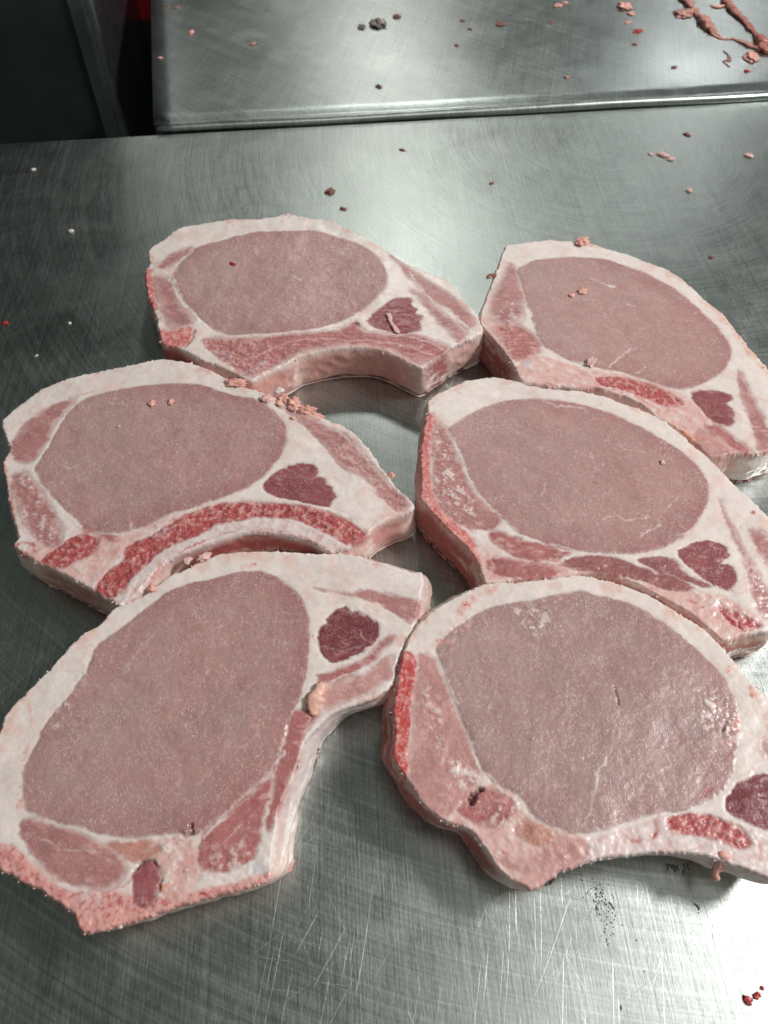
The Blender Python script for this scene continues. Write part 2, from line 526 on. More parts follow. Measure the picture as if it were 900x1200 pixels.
def build_chop(D, ci):
    t = D['t']
    mm = .001
    raw = smooth_closed(np.array(D['outline']) * mm, .00048)
    n = len(raw)
    # frayed cut edge
    tan = np.roll(raw, -1, 0) - np.roll(raw, 1, 0)
    tan /= np.linalg.norm(tan, axis=1)[:, None] + 1e-12
    area = .5 * np.sum(raw[:, 0] * np.roll(raw[:, 1], -1) - np.roll(raw[:, 0], -1) * raw[:, 1])
    if area < 0:
        raw = raw[::-1].copy(); tan = -tan[::-1]
    nor = np.stack([tan[:, 1], -tan[:, 0]], 1)
    sx, sy = raw[:, 0], raw[:, 1]
    fr = .00055 * fbm(sx, sy, .004, 11 + ci, 3) + .00055 * np.maximum(fbm(sx, sy, .0013, 19 + ci, 2), -.2)
    smo = np.ones(n)
    for (cl, rr, c0) in D['side']:
        if cl in ('innerwall', 'membrane', 'redside'):
            smo = np.minimum(smo, .3 + .7 * sstep(rr * mm * .55, rr * mm, np.linalg.norm(raw - np.array(c0) * mm, axis=1)))
    fr *= smo
    OUT = raw + nor * fr[:, None]
    # interior points
    h = .00062
    lo, hi = OUT.min(0), OUT.max(0)
    gx, gy = np.meshgrid(np.arange(lo[0], hi[0], h), np.arange(lo[1], hi[1], h * .87))
    gx[1::2] += h * .5
    G = np.stack([gx.ravel(), gy.ravel()], 1)
    G += rng.uniform(-.12, .12, G.shape) * h
    sd = sd_poly(G, OUT[::3], .001)
    G = G[sd < -h * .75]
    P = np.vstack([OUT, G])
    res = delaunay_2d_cdt([Vector(p) for p in P], [(i, (i + 1) % n) for i in range(n)], [list(range(n))], 1, 1e-8)
    if len(res[0]) != len(P): print('cdt verts', len(res[0]), len(P))
    P = np.array([(v.x, v.y) for v in res[0]])
    F = np.array(res[2], dtype=np.int64)
    ab, ac = P[F[:, 1]] - P[F[:, 0]], P[F[:, 2]] - P[F[:, 0]]
    flip = ab[:, 0] * ac[:, 1] - ab[:, 1] * ac[:, 0] < 0
    F[flip] = F[flip][:, ::-1]
    N = len(P)
    x, y = P[:, 0], P[:, 1]
    seed = 100 * ci
    dout = np.abs(sd_poly(P, OUT[::3], .01)); dout[:n] = 0
    # ---- albedo
    warp = np.stack([fbm(x, y, .006, seed + 1), fbm(x, y, .006, seed + 2)], 1) * .0006 + np.stack([fbm(x, y, .0016, seed + 3, 2), fbm(x, y, .0016, seed + 4, 2)], 1) * .00028
    W = P + warp
    col = np.tile(CLS['fat'], (N, 1))
    big = fbm(x, y, .02, seed + 5)
    col *= (1 + .05 * big + .05 * fbm(x, y, .003, seed + 6))[:, None]
    pinkish = np.clip(sstep(.05, .8, fbm(x, y, .011, seed + 7)) * (.30 + .45 * sstep(.010, .001, dout)), 0, .6) * (.6 + .6 * vnoise(x / .0012, y / .0012, seed + 75))
    col = col * (1 - pinkish[:, None]) + np.array([.76, .44, .36]) * pinkish[:, None]
    vs = sstep(.955, 1.0, 1 - np.abs(fbm(x + .003 * fbm(x, y, .008, seed + 42), y, .016, seed + 43, 2))) * .35
    col = col * (1 - vs[:, None]) + np.array([.68, .42, .38]) * vs[:, None]
    grain = np.full(N, .25)
    z = np.zeros(N)
    label = np.zeros(N, int)
    parts = ['fat_layer']
    for (pn, cl, pts, soft) in D['R']:
        poly = smooth_closed(np.array(pts) * mm, .0025)
        s = soft * mm
        d = sd_poly(W, poly, .012)
        if cl in FLESH and not cl.startswith('eye'):
            d = d - .0003 + .0011 * fbm(x * .6 + y * .3, y, .0032, seed + 33 + len(parts), 3) * sstep(-.2, .6, fbm(x, y, .016, seed + 34) + (.5 if 'muscle' in cl else 0))
            s *= 2.2 if 'muscle' in cl else 1.2
        s = s * (.75 + 1.1 * sstep(-.5, .8, fbm(x, y, .012, seed + 8)))
        a = sstep(s * .75, -s * .75, d)
        c = np.tile(CLS[cl], (N, 1))
        if cl in ('eye', 'eye2'):
            rim = sstep(-.020, -.001, d) * .8 * (0.75 + .5 * fbm(x, y, .03, seed + 9))
            ux = np.clip((x - poly[:, 0].min()) / np.ptp(poly[:, 0]), 0, 1)
            rim = np.clip(rim * (1 if cl == 'eye' else .6) * (.45 + .75 * ux), 0, 1)
            pl_ = (sstep(.55, .0, ux) * (.35 + .3 * fbm(x, y, .03, seed + 46)))[:, None]
            c = c * (1 - pl_) + np.array([.44, .315, .29]) * pl_
            c = c * (1 - rim[:, None]) + np.array([.36, .17, .165]) * rim[:, None]
            m = fbm(x, y, .022, seed + 12)
            c *= (1 + .05 * m + .022 * fbm(x, y, .005, seed + 13) + .05 * fbm(x * 1.0, y * .35, .0018, seed + 14, 2))[:, None]
            gp = (sstep(.0, .8, fbm(x, y, .009, seed + 44)) * .30)[:, None]
            c = c * (1 - gp) + np.array([.39, .275, .255]) * gp
            rp = (sstep(.1, .8, fbm(x, y, .007, seed + 45)) * .40)[:, None]
            c = c * (1 - rp) + np.array([.385, .20, .19]) * rp
            c[:, 0] *= 1 + .03 * fbm(x, y, .03, seed + 15)
            # thin marbling threads
            r1 = 1 - np.abs(fbm(x + .004 * fbm(x, y, .01, seed + 41), y, .028, seed + 16, 2))
            th = sstep(.975, 1.0, r1) * sstep(.0, .7, fbm(x, y, .02, seed + 17)) * .22
            fl = sstep(.60, .95, fbm(x, y, .0017, seed + 18, 2)) * .28
            th = np.clip(th + fl, 0, 1)[:, None]
            c = c * (1 - th) + np.array([.66, .50, .46]) * th
            gr, hz = 1.0, .0002
        elif cl in ('marrow',):
            f1 = fbm(x, y, .0024, seed + 20, 3); f2 = fbm(x, y, .0018, seed + 22, 2)
            lt = sstep(-.15, .7, f1 + .4 * fbm(x, y, .001, seed + 21, 2))[:, None] * .62; dk = sstep(.1, .75, f2)[:, None] * .5
            c = c * (1 - lt) + np.array([.74, .42, .37]) * lt
            c = c * (1 - dk) + np.array([.24, .045, .055]) * dk
            gr, hz = .7, -.0003
            z += a * (.00035 * f1 - .0003 * sstep(.1, .65, f2))
        elif cl in ('redbone', 'redbone2', 'bonepink'):
            f1 = fbm(x, y, .0022, seed + 24, 3)
            lt = sstep(-.25, .6, f1 + .5 * fbm(x, y, .0012, seed + 23, 2))[:, None] * (.85 if cl != 'redbone2' else .8)
            c = c * (1 - lt) + np.array([.76, .40, .36]) * lt
            dk = sstep(.25, .7, fbm(x, y, .0015, seed + 25, 2))[:, None] * .55
            c = c * (1 - dk) + np.array([.45, .04, .045]) * dk
            gr, hz = .6, .0
            z += a * .00024 * f1
        elif cl in FLESH:
            st = fbm(x * .5, y, .0022, seed + 27, 3)
            lt = (sstep(.1, .8, st) * (.18 + .45 * sstep(-.2, .6, fbm(x, y, .014, seed + 26))) * (.45 if cl.startswith('cap') else 1))[:, None]
            c *= (1 + .10 * fbm(x, y, .008, seed + 28))[:, None]
            c = c * (1 - lt) + np.array([.66, .42, .38]) * lt
            dk = sstep(.2, .8, fbm(x, y, .005, seed + 29))[:, None] * .35
            c = c * (1 - dk) + c * np.array([.75, .55, .58]) * dk
            gr, hz = .7, -.00015
            z += a * .0002 * st
        else:
            f1 = fbm(x, y, .0035, seed + 30, 3)
            lt = sstep(.0, .8, f1)[:, None] * .6
            c = c * (1 - lt) + CLS['fat'] * lt
            dk = sstep(.1, .8, fbm(x, y, .004, seed + 32))[:, None] * .4
            c = c * (1 - dk) + np.array([.55, .22, .20]) * dk
            gr, hz = .4, .0
            z += a * .0002 * f1
        col = col * (1 - a[:, None]) + c * a[:, None]
        grain = grain * (1 - a) + gr * a
        z += a * hz - .00016 * np.exp(-(d / .0009) ** 2)
        if pn:
            if pn not in parts or True:
                parts.append(pn)
                label[d < 0] = len(parts) - 1
    for (cl, amt, pts) in D['F']:
        d = sd_poly(W, smooth_closed(np.array(pts) * mm, .003), .012)
        a = sstep(.003, -.003, d)
        f = fbm(x, y, .0030, seed + 50, 3) + .35 * fbm(x, y, .0011, seed + 52, 2)
        k = a * sstep(.15, .65, f) * amt
        col = col * (1 - k[:, None]) + CLS[cl] * k[:, None]
        z += k * .0004 - a * .00025 * sstep(.2, .7, -f)
    for (cl, w, pts, st) in D['S']:
        pl = smooth_open(np.array(pts) * mm, .001)
        lo, hi = pl.min(0) - .012, pl.max(0) + .012
        m = np.where(np.all((P > lo) & (P < hi), axis=1))[0]
        if not len(m): continue
        ds = seg_dist(W[m] + warp[m] * .8, pl[:-1], pl[1:])
        w2 = w * mm * .5
        wn = w2 * (1 + .55 * fbm(x[m], y[m], .004, seed + 60))
        soft = max(.0006, w2 * .7)
        a = sstep(wn + soft * .7, wn - soft, ds) * st
        if cl in ('salmon', 'orange', 'redbone', 'red', 'fatpink', 'bone') and w2 > .0012:
            a *= np.clip(.55 + .9 * fbm(x[m], y[m], .0035, seed + 61), 0, 1.0)
        elif w2 < .0016:
            a *= np.clip(.75 + .8 * fbm(x[m], y[m], .006, seed + 62), 0, 1.)
        col[m] = col[m] * (1 - a[:, None]) + CLS[cl] * a[:, None]
        if cl in ('salmon', 'orange') and w2 > .0012:
            rs = (np.minimum(1, a * 1.6) * sstep(.55, .85, fbm(x[m], y[m], .0016, seed + 63, 2)))[:, None] * .8
            col[m] = col[m] * (1 - rs) + np.array([.50, .06, .05]) * rs
        z[m] += a * {'crack': -.0016, 'hole': -.003, 'dark': -.0008, 'red': -.0002, 'fat': .00015}.get(cl, .00015)
    # ---- height
    z += t + .0007 * fbm(x, y, .035, seed + 70) + .00016 * fbm(x, y, .008, seed + 71) + .00005 * fbm(x, y, .0018, seed + 72, 2) * (.4 + grain)
    Re = .0016
    dd = np.clip(dout, 0, Re)
    z -= Re * .8 - .8 * np.sqrt(np.maximum(Re * Re - (Re - dd) ** 2, 0))
    z += .0003 * fbm(x, y, .0026, seed + 73) * sstep(.003, .0003, dout)
    # ---- side wall
    ring = np.arange(n)
    arc = np.concatenate([[0], np.cumsum(np.linalg.norm(np.diff(OUT, axis=0), axis=1))])
    K = 16
    SP, SC, SG = [], [], []
    base_c = col[ring].copy()
    kern = 9
    base_c = sum(np.roll(base_c, k, 0) for k in range(-kern, kern + 1)) / (2 * kern + 1)
    wide_c = sum(np.roll(col[ring], k, 0) for k in range(-70, 71, 5)) / 29
    side_c = wide_c * .7 + np.array([.58, .34, .30]) * .3
    fatside = np.tile(CLS['fat'] * np.array([.92, .78, .74]), (n, 1))
    is_fat = (label[ring] == 0)[:, None]
    side_c = np.where(is_fat, fatside * .7 + wide_c * .3, side_c)
    cover = np.zeros(n)
    for (cl, rr, c0) in D['side']:
        d = np.linalg.norm(OUT - np.array(c0) * mm, axis=1)
        a = sstep(rr * mm, rr * mm * .55, d)[:, None]
        side_c = side_c * (1 - a) + CLS[cl] * a
        if cl in ('redside', 'tan', 'muscle2'): cover = np.maximum(cover, a[:, 0])
    nsm = nor.copy()
    for k in range(1, 7): nsm = nsm + np.roll(nor, k, 0) + np.roll(nor, -k, 0)
    nsm /= np.linalg.norm(nsm, axis=1)[:, None]
    lean = np.array(D['lean'])
    zt = z[ring]
    OUTS = sum(np.roll(OUT, k, 0) for k in range(-9, 10)) / 19
    for k in range(1, K + 1):
        s = k / K
        zz = zt * (1 - s) + .0003 * s
        bul = .0016 * math.sin(math.pi * min(1, s * 1.05)) - .0022 * max(0, (s - .82) / .18) ** 2
        off = bul + .0009 * fbm(arc, np.full(n, s * t * 1.6), .014, seed + 80) + .00022 * fbm(arc * .5, np.full(n, s * t * 2), .003, seed + 81)
        XY = OUT + (OUTS - OUT) * min(1, s * 9) + nsm * (off * min(1, s * 5))[:, None] + lean * s
        SP.append(np.column_stack([XY, zz]))
        mixk = min(1, s * 6)
        c = base_c * (1 - mixk) + side_c * mixk
        stn = fbm(arc * .3, np.full(n, s * t * 1.3), .0045, seed + 82) + .4 * fbm(arc, np.full(n, s * t), .0018, seed + 84)
        c = c * (1 + .10 * fbm(arc, np.full(n, s * t), .0025, seed + 83))[:, None]
        k1 = (sstep(.2, .8, stn) * (.25 + .5 * cover))[:, None]
        c = c * (1 - k1) + np.array([.42, .14, .12]) * k1
        k2 = (sstep(.25, .8, -stn) * (.10 + .55 * cover))[:, None]
        c = c * (1 - k2) + np.array([.72, .56, .50]) * k2
        SC.append(c); SG.append(np.full(n, .4))
    V = np.vstack([np.column_stack([P, z])] + SP)
    C = np.vstack([col] + SC)
    GR = np.concatenate([grain] + SG)
    ringidx = np.vstack([ring] + [N + k * n + ring for k in range(K)])
    A, B = ringidx[:-1], ringidx[1:]
    A2, B2 = np.roll(A, -1, 1), np.roll(B, -1, 1)
    SF = np.concatenate([np.stack([A.ravel(), B.ravel(), B2.ravel()], 1), np.stack([A.ravel(), B2.ravel(), A2.ravel()], 1)])
    SL = np.concatenate([np.tile(label[ring], K)] * 2)
    FL = np.sort(label[F], axis=1)[:, 1]
    allF = np.vstack([F, SF]); allL = np.concatenate([FL, SL])
    # normals over the whole chop so seams stay smooth
    fn = np.cross(V[allF[:, 1]] - V[allF[:, 0]], V[allF[:, 2]] - V[allF[:, 0]])
    VN = np.zeros_like(V)
    for k in range(3):
        for j in range(3): VN[:, j] += np.bincount(allF[:, k], weights=fn[:, j], minlength=len(V))
    VN /= np.linalg.norm(VN, axis=1)[:, None] + 1e-15
    cen = np.array([OUT[:, 0].mean(), OUT[:, 1].mean(), 0])
    root = empty('pork_chop', tuple(cen))
    tag(root, D['label'], 'pork chop', 'raw pork rib chops on the steel worktop')
    for li, pn in enumerate(parts):
        f = allF[allL == li]
        if len(f) < 20: continue
        u, inv = np.unique(f.ravel(), return_inverse=True)
        f = inv.reshape(-1, 3)
        # every part is a solid: its open borders drop to the underside and are capped there
        nu = len(u)
        e = np.concatenate([f[:, [0, 1]], f[:, [1, 2]], f[:, [2, 0]]]).astype(np.int64)
        key, rkey = e[:, 0] * nu + e[:, 1], e[:, 1] * nu + e[:, 0]
        be = e[~np.isin(key, rkey)]
        top = u[f].max(1) < N
        ft = f[top]
        ut = np.unique(np.concatenate([ft.ravel(), be.ravel()]))
        low = np.full(nu, -1); low[ut] = nu + np.arange(len(ut))
        Vb = V[u[ut]].copy()
        onside = u[ut] >= N
        rim = (u[ut] < n)
        Vb[:, :2] += lean
        Vb[:, 2] = .0007
        Vb[onside, :2] -= lean
        isb = np.zeros(nu, bool); isb[be.ravel()] = True
        f2 = [f, low[ft][:, ::-1]]
        be = be[~((u[be[:, 0]] >= N) & (u[be[:, 1]] >= N))]
        f2.append(np.stack([be[:, 1], be[:, 0], low[be[:, 0]]], 1))
        f2.append(np.stack([be[:, 1], low[be[:, 0]], low[be[:, 1]]], 1))
        f = np.vstack(f2)
        VV = np.vstack([V[u], Vb]) - cen
        nn = np.vstack([VN[u], np.tile([0, 0, -1.], (len(ut), 1))])
        Cc = np.vstack([C[u], C[u[ut]]])
        mesh_obj(pn, VV, f, MEAT, root, True,
                 {'tint': ('FLOAT_COLOR', np.clip(Cc, 0, 1)), 'grain': ('FLOAT', np.concatenate([GR[u], GR[u[ut]]]))}, nn)
    # saw dust: tiny crumbs of fat clinging along the cut edge
    pos = np.flatnonzero(fbm(arc, arc * 0, .012, seed + 90) > -.05)
    pick = rng.choice(pos[(label[pos] == 0) | (rng.random(len(pos)) < .12)], size=230, replace=False)
    cv, cf, cc = [], [], []
    for i in pick:
        r = rng.uniform(.0002, .0006) if rng.random() < .92 or label[i] != 0 else rng.uniform(.0006, .0011)
        c0 = np.array([*(OUT[i] - nor[i] * rng.uniform(-.0003, .0012)), z[i] + rng.uniform(-.0006, .0004)])
        b = len(cv)
        for dv in ICO_V:
            cv.append(c0 + dv * r * rng.uniform(.3, 1.7, 3) * np.array([1, 1, .7]))
        cf += [tuple(b + q for q in fc) for fc in ICO_F]
        kk = rng.random()
        base = CLS['fat'] if kk < .55 else (CLS['fatpink'] if kk < .85 else CLS['salmon'])
        base = base * .5 + np.clip(col[i], 0, 1) * .5
        cc += [base] * len(ICO_V)
    fro = mesh_obj('frayed_edge', np.array(cv) - cen, cf, MEAT, root, True, {'tint': ('FLOAT_COLOR', np.array(cc)), 'grain': ('FLOAT', np.full(len(cv), .3))})
    fro['kind'] = 'stuff'
    chop_tops.append((P, z))


def ico(sub):
    import bmesh
    bm = bmesh.new()
    bmesh.ops.create_icosphere(bm, subdivisions=sub, radius=1)
    V = np.array([tuple(v.co) for v in bm.verts])
    F = [tuple(v.index for v in f.verts) for f in bm.faces]
    bm.free()
    return V, F


ICO_V, ICO_F = ico(1)
ICO3_V, ICO3_F = ico(4)

CHOPS = [{'F': [('fatpink', 0.5, [(-120.2, 404.5), (-68.8, 406.2), (-56.5, 392.9), (-88.1, 370.5), (-112.7, 390.4)])],
  'R': [('side_muscle', 'muscle', [(-165.3, 485.2), (-156.2, 498.3), (-144.6, 505.6), (-142.1, 501.4), (-151.0, 489.2), (-158.3, 480.2), (-163.9, 480.2)], 1.87),
        ('side_muscle', 'muscle',
         [(-166.9, 472.4), (-154.5, 468.5), (-143.3, 446.8), (-130.6, 425.2), (-132.6, 419.0), (-143.0, 414.7), (-150.5, 425.2), (-160.5, 449.6)], 2.46),
        ('rib_meat', 'muscle2',
         [(-121.5, 405.3), (-105.0, 406.2), (-80.4, 407.0), (-50.2, 411.3), (-42.2, 413.0), (-27.3, 417.3), (-21.0, 423.4), (-13.3, 414.7), (4.0, 410.4), (22.5, 409.6),
          (34.3, 402.0), (43.6, 395.3), (24.5, 380.8), (4.0, 393.7), (-18.8, 398.7), (-41.4, 396.2), (-56.4, 390.4), (-71.8, 379.2), (-85.7, 368.2), (-102.0, 380.8),
          (-115.4, 393.7)],
         1.72),
        ('loin_muscle', 'eye',
         [(-153.0, 470.4), (-146.5, 493.2), (-140.0, 504.5), (-120.7, 514.0), (-98.0, 524.7), (-73.5, 526.8), (-56.6, 526.8), (-47.4, 525.7), (-30.3, 517.2),
          (-14.7, 507.7), (-4.4, 494.2), (1.9, 477.2), (1.8, 460.8), (-5.4, 446.8), (-16.5, 432.3), (-28.6, 423.4), (-42.3, 416.4), (-57.8, 413.0), (-68.6, 411.3),
          (-87.0, 410.4), (-105.4, 409.6), (-115.2, 414.7), (-121.8, 420.8), (-133.2, 434.9), (-143.7, 449.6)],
         1.35),
        ('chine_bone', 'redbone', [(-174.4, 480.2), (-168.8, 480.2), (-163.3, 458.9), (-156.8, 434.9), (-159.2, 434.9), (-163.0, 439.5), (-171.2, 458.9)], 1.24),
        ('chine_bone', 'redbone', [(-152.3, 414.7), (-142.9, 413.9), (-132.4, 417.3), (-128.3, 408.7), (-132.4, 397.8), (-140.1, 396.2), (-148.2, 400.3)], 1.74),
        ('cap_muscle', 'cap',
         [(-11.7, 424.3), (-2.4, 436.7), (7.2, 445.9), (18.6, 445.9), (19.6, 437.7), (22.5, 435.8), (21.2, 430.5), (27.0, 427.8), (23.9, 422.5), (24.9, 413.9),
          (9.8, 411.3), (-4.1, 416.4)],
         0.94),
        ('flank_muscle', 'muscle',
         [(4.4, 497.3), (10.6, 489.2), (30.1, 469.4), (52.0, 444.0), (63.0, 420.8), (56.2, 415.6), (45.0, 434.9), (31.1, 445.9), (23.7, 461.8), (12.4, 480.2)], 1.58),
        ('flank_muscle', 'muscle', [(17.0, 458.9), (26.5, 449.6), (41.8, 429.6), (56.0, 411.3), (49.7, 402.0), (39.5, 418.2), (29.1, 436.7)], 1.52)],
  'S': [('fat', 2.31, [(-42.2, 413.0), (-27.3, 417.3), (-21.1, 425.2), (-17.1, 432.3)], 0.8), ('fatpink', 1.73, [(-115.1, 409.6), (-86.2, 407.9), (-57.6, 410.4)], 0.5),
        ('fatpink', 1.7, [(-115.4, 393.7), (-89.8, 386.4), (-62.9, 402.8), (-28.6, 404.5), (5.7, 401.2), (31.0, 390.4)], 0.55),
        ('fat', 2.45, [(-151.2, 466.6), (-141.8, 444.9), (-130.3, 426.9), (-122.2, 419.0)], 0.9), ('fat', 1.83, [(-153.5, 465.6), (-149.1, 489.2), (-141.1, 503.5)], 0.7),
        ('fat', 1.35, [(-73.1, 470.4), (-68.3, 472.4), (-63.8, 469.4), (-60.5, 464.6)], 0.5), ('red', 2.48, [(-54.0, 480.2), (-52.0, 477.2), (-50.2, 478.2)], 0.5),
        ('salmon', 1.87, [(-111.8, 486.2), (-109.8, 485.2)], 0.9), ('blue', 2.78, [(-110.7, 379.2), (-107.5, 384.8), (-103.3, 387.2)], 0.8),
        ('blue', 2.75, [(-91.4, 369.7), (-84.9, 376.8), (-77.1, 383.2)], 0.5), ('dark', 1.73, [(-128.3, 413.0), (-128.5, 406.2), (-130.4, 399.5)], 0.75),
        ('red', 1.71, [(-130.4, 399.5), (-132.2, 396.2)], 0.8), ('dark', 2.92, [(-19.9, 422.5), (-17.4, 418.2)], 0.8),
        ('red', 2.33, [(-20.9, 419.0), (-15.7, 416.4)], 0.6), ('fat', 3.08, [(-166.4, 473.3), (-159.5, 476.3), (-151.5, 468.5)], 0.6),
        ('salmon', 3.32, [(-76.9, 546.7), (-72.9, 546.7)], 0.7), ('salmon', 3.29, [(-48.1, 540.0), (-39.4, 536.7)], 0.6),
        ('red', 3.15, [(5.0, 496.3), (10.1, 492.2)], 0.6), ('redbone', 2.3, [(-152.0, 409.6), (-138.8, 395.3), (-117.4, 383.2), (-93.6, 369.7)], 0.6),
        ('salmon', 2.25, [(-58.5, 388.8), (-28.4, 398.7), (0.0, 393.7), (23.4, 379.2)], 0.5),
        ('fat', 1.86, [(18.0, 479.2), (25.6, 460.8), (32.9, 444.9), (47.2, 432.3), (57.9, 414.7)], 0.8),
        ('fat', 1.44, [(10.4, 409.6), (27.4, 402.8), (38.6, 396.2)], 0.6)],
  'label': 'pork chop at the back left, its curved inner edge facing the viewer',
  'lean': (0, 0),
  'outline': [(-174.6, 502.5), (-167.1, 515.0), (-154.1, 531.2), (-139.1, 535.6), (-118.7, 541.1), (-99.7, 542.3), (-85.4, 545.6), (-75.1, 549.0), (-60.9, 544.5),
              (-48.2, 543.4), (-39.5, 540.0), (-25.4, 527.9), (-9.6, 514.0), (4.4, 498.3), (15.6, 488.2), (30.4, 478.2), (44.8, 468.5), (50.9, 458.0), (55.1, 445.9),
              (63.7, 431.4), (67.4, 417.3), (65.7, 410.4), (52.5, 402.0), (44.9, 397.0), (40.0, 391.2), (32.5, 384.8), (24.4, 377.6), (14.0, 384.0), (3.9, 391.2),
              (-6.8, 396.2), (-18.7, 397.0), (-29.5, 396.2), (-41.3, 393.7), (-56.2, 388.0), (-63.0, 381.5), (-71.5, 376.0), (-79.8, 369.7), (-85.4, 365.1),
              (-92.9, 369.0), (-101.3, 374.4), (-109.1, 379.2), (-118.6, 384.0), (-128.6, 391.2), (-138.5, 397.0), (-148.2, 400.3), (-152.3, 411.3), (-157.4, 427.8),
              (-162.4, 439.5), (-169.4, 458.9), (-174.4, 480.2), (-172.2, 485.2)],
  'side': [('innerwall', 51.1, (-17.0, 397.0)), ('innerwall', 32.9, (-76.8, 366.6)), ('muscle2', 12.3, (34.8, 386.4)), ('fatpink', 17.1, (54.2, 401.2)),
           ('redside', 28.4, (-142.2, 398.7))],
  't': 0.028},
 {'F': [('fat', 0.5, [(74.3, 424.3), (89.9, 446.8), (95.1, 426.9), (87.3, 419.9)]), ('salmon', 0.5, [(73.7, 416.4), (88.5, 419.9), (102.9, 392.9), (86.2, 378.4)])],
  'R': [(None, 'fatpink',
         [(88.8, 365.9), (86.9, 380.0), (106.9, 388.8), (133.4, 378.4), (159.6, 369.7), (179.7, 360.5), (189.6, 353.7), (195.8, 347.8), (201.7, 339.0), (212.0, 305.7),
          (194.4, 302.3), (177.0, 327.6), (155.6, 347.8), (135.6, 357.5), (106.1, 359.7)],
         1.64),
        ('side_muscle', 'muscle', [(91.8, 486.2), (97.2, 477.2), (98.9, 446.8), (95.1, 426.9), (85.6, 419.9), (74.2, 423.4), (74.6, 442.2), (82.5, 465.6)], 3.12),
        ('side_muscle', 'muscle2', [(73.7, 416.4), (88.5, 419.9), (96.8, 415.6), (105.0, 401.2), (102.9, 392.9), (92.4, 384.8), (85.1, 384.8), (78.1, 401.2)], 2.32),
        ('loin_muscle', 'eye',
         [(96.7, 479.2), (109.6, 489.2), (127.1, 493.2), (144.8, 494.2), (163.2, 491.2), (173.0, 486.2), (191.7, 473.3), (206.6, 457.0), (217.9, 437.7), (226.3, 419.0),
          (230.6, 399.5), (228.5, 387.2), (219.7, 374.4), (206.9, 365.1), (190.6, 358.2), (179.7, 360.5), (166.3, 367.4), (153.1, 373.6), (138.8, 377.6), (125.6, 382.3),
          (115.4, 389.6), (106.4, 398.7), (102.4, 413.9), (100.8, 431.4), (99.4, 451.4), (98.1, 468.5)],
         1.36),
        ('rib_bone', 'marrow',
         [(136.4, 369.0), (146.4, 369.7), (159.2, 367.4), (169.8, 362.8), (179.1, 357.5), (187.5, 349.2), (187.6, 344.8), (176.2, 344.1), (163.2, 351.5), (150.4, 358.2),
          (138.0, 362.0)],
         1.37),
        ('cap_muscle', 'cap',
         [(195.2, 354.5), (200.8, 357.5), (213.8, 357.5), (220.2, 353.0), (219.2, 349.2), (214.2, 346.3), (217.3, 341.9), (217.2, 335.4), (212.2, 328.3), (204.2, 329.7),
          (199.2, 339.7), (196.0, 348.5)],
         0.87),
        ('rib_meat', 'muscle2', [(197.7, 329.0), (205.9, 326.2), (214.0, 315.1), (219.5, 305.0), (212.9, 305.0), (203.7, 317.1), (197.2, 324.8)], 1.05),
        ('rib_meat', 'muscle3', [(193.4, 326.2), (201.6, 315.1), (209.1, 306.3), (194.7, 303.7), (186.8, 315.8)], 1.57),
        ('flank_muscle', 'muscle',
         [(230.1, 376.0), (231.6, 365.1), (233.8, 345.5), (235.2, 326.2), (239.5, 305.7), (231.5, 304.3), (223.9, 306.3), (225.3, 326.2), (225.6, 347.0), (226.7, 361.3)],
         1.22)],
  'S': [('orange', 5.89, [(235.0, 430.5), (240.0, 407.0), (244.6, 386.4), (248.3, 372.1)], 0.55), ('orange', 5.1, [(159.4, 506.6), (147.4, 511.9), (136.0, 512.9)], 0.4),
        ('fat', 3.94, [(106.9, 388.8), (120.2, 383.2), (133.4, 378.4)], 0.8), ('fat', 3.54, [(99.2, 433.2), (100.8, 415.6)], 0.7),
        ('red', 2.83, [(87.1, 393.7), (89.8, 392.1)], 1), ('redbone', 2.93, [(66.2, 425.2), (72.9, 407.0), (81.5, 388.0), (88.9, 367.4)], 0.6),
        ('blue', 3.33, [(89.9, 376.8), (95.0, 383.2)], 0.7), ('fat', 1.0, [(146.1, 377.6), (153.6, 385.6), (160.9, 392.1), (167.5, 397.0)], 0.7),
        ('fat', 0.88, [(163.0, 372.8), (170.7, 378.4)], 0.6), ('fat', 1.84, [(148.7, 470.4), (155.7, 464.6), (164.3, 460.8)], 0.7),
        ('fat', 1.19, [(170.3, 440.4), (173.7, 439.5)], 0.6), ('fat', 1.18, [(215.2, 431.4), (220.2, 434.9)], 0.5),
        ('muscle2', 3.1, [(93.1, 480.2), (93.7, 460.8), (95.7, 444.9)], 0.4), ('red', 1.64, [(125.4, 361.3), (156.7, 353.7), (174.7, 336.8)], 0.4),
        ('orange', 4.72, [(178.2, 328.3), (183.2, 322.7), (187.3, 317.8)], 0.7), ('bone', 2.72, [(136.1, 360.5), (156.5, 353.0), (175.5, 340.4), (187.1, 333.2)], 0.6),
        ('red', 1.64, [(103.8, 363.6), (111.7, 361.3)], 0.6)],
  'label': 'pork chop at the back right, behind another chop, cut off by the picture edge',
  'lean': (0, 0),
  'outline': [(89.0, 503.5), (92.0, 508.7), (105.7, 511.9), (122.1, 515.0), (134.9, 514.0), (147.8, 515.0), (153.8, 511.9), (165.6, 505.6), (183.0, 496.3),
              (190.0, 490.2), (204.8, 480.2), (215.0, 467.5), (226.1, 444.9), (235.0, 430.5), (239.2, 410.4), (245.8, 388.8), (250.4, 375.2), (254.3, 355.2),
              (253.0, 333.2), (246.7, 315.8), (229.5, 306.3), (220.8, 304.3), (208.6, 304.3), (194.4, 302.3), (189.7, 310.3), (182.0, 322.0), (177.0, 327.6),
              (169.0, 334.7), (161.8, 344.1), (155.8, 349.2), (149.5, 353.0), (135.8, 358.2), (130.3, 358.2), (114.4, 360.5), (106.2, 360.5), (96.6, 362.8),
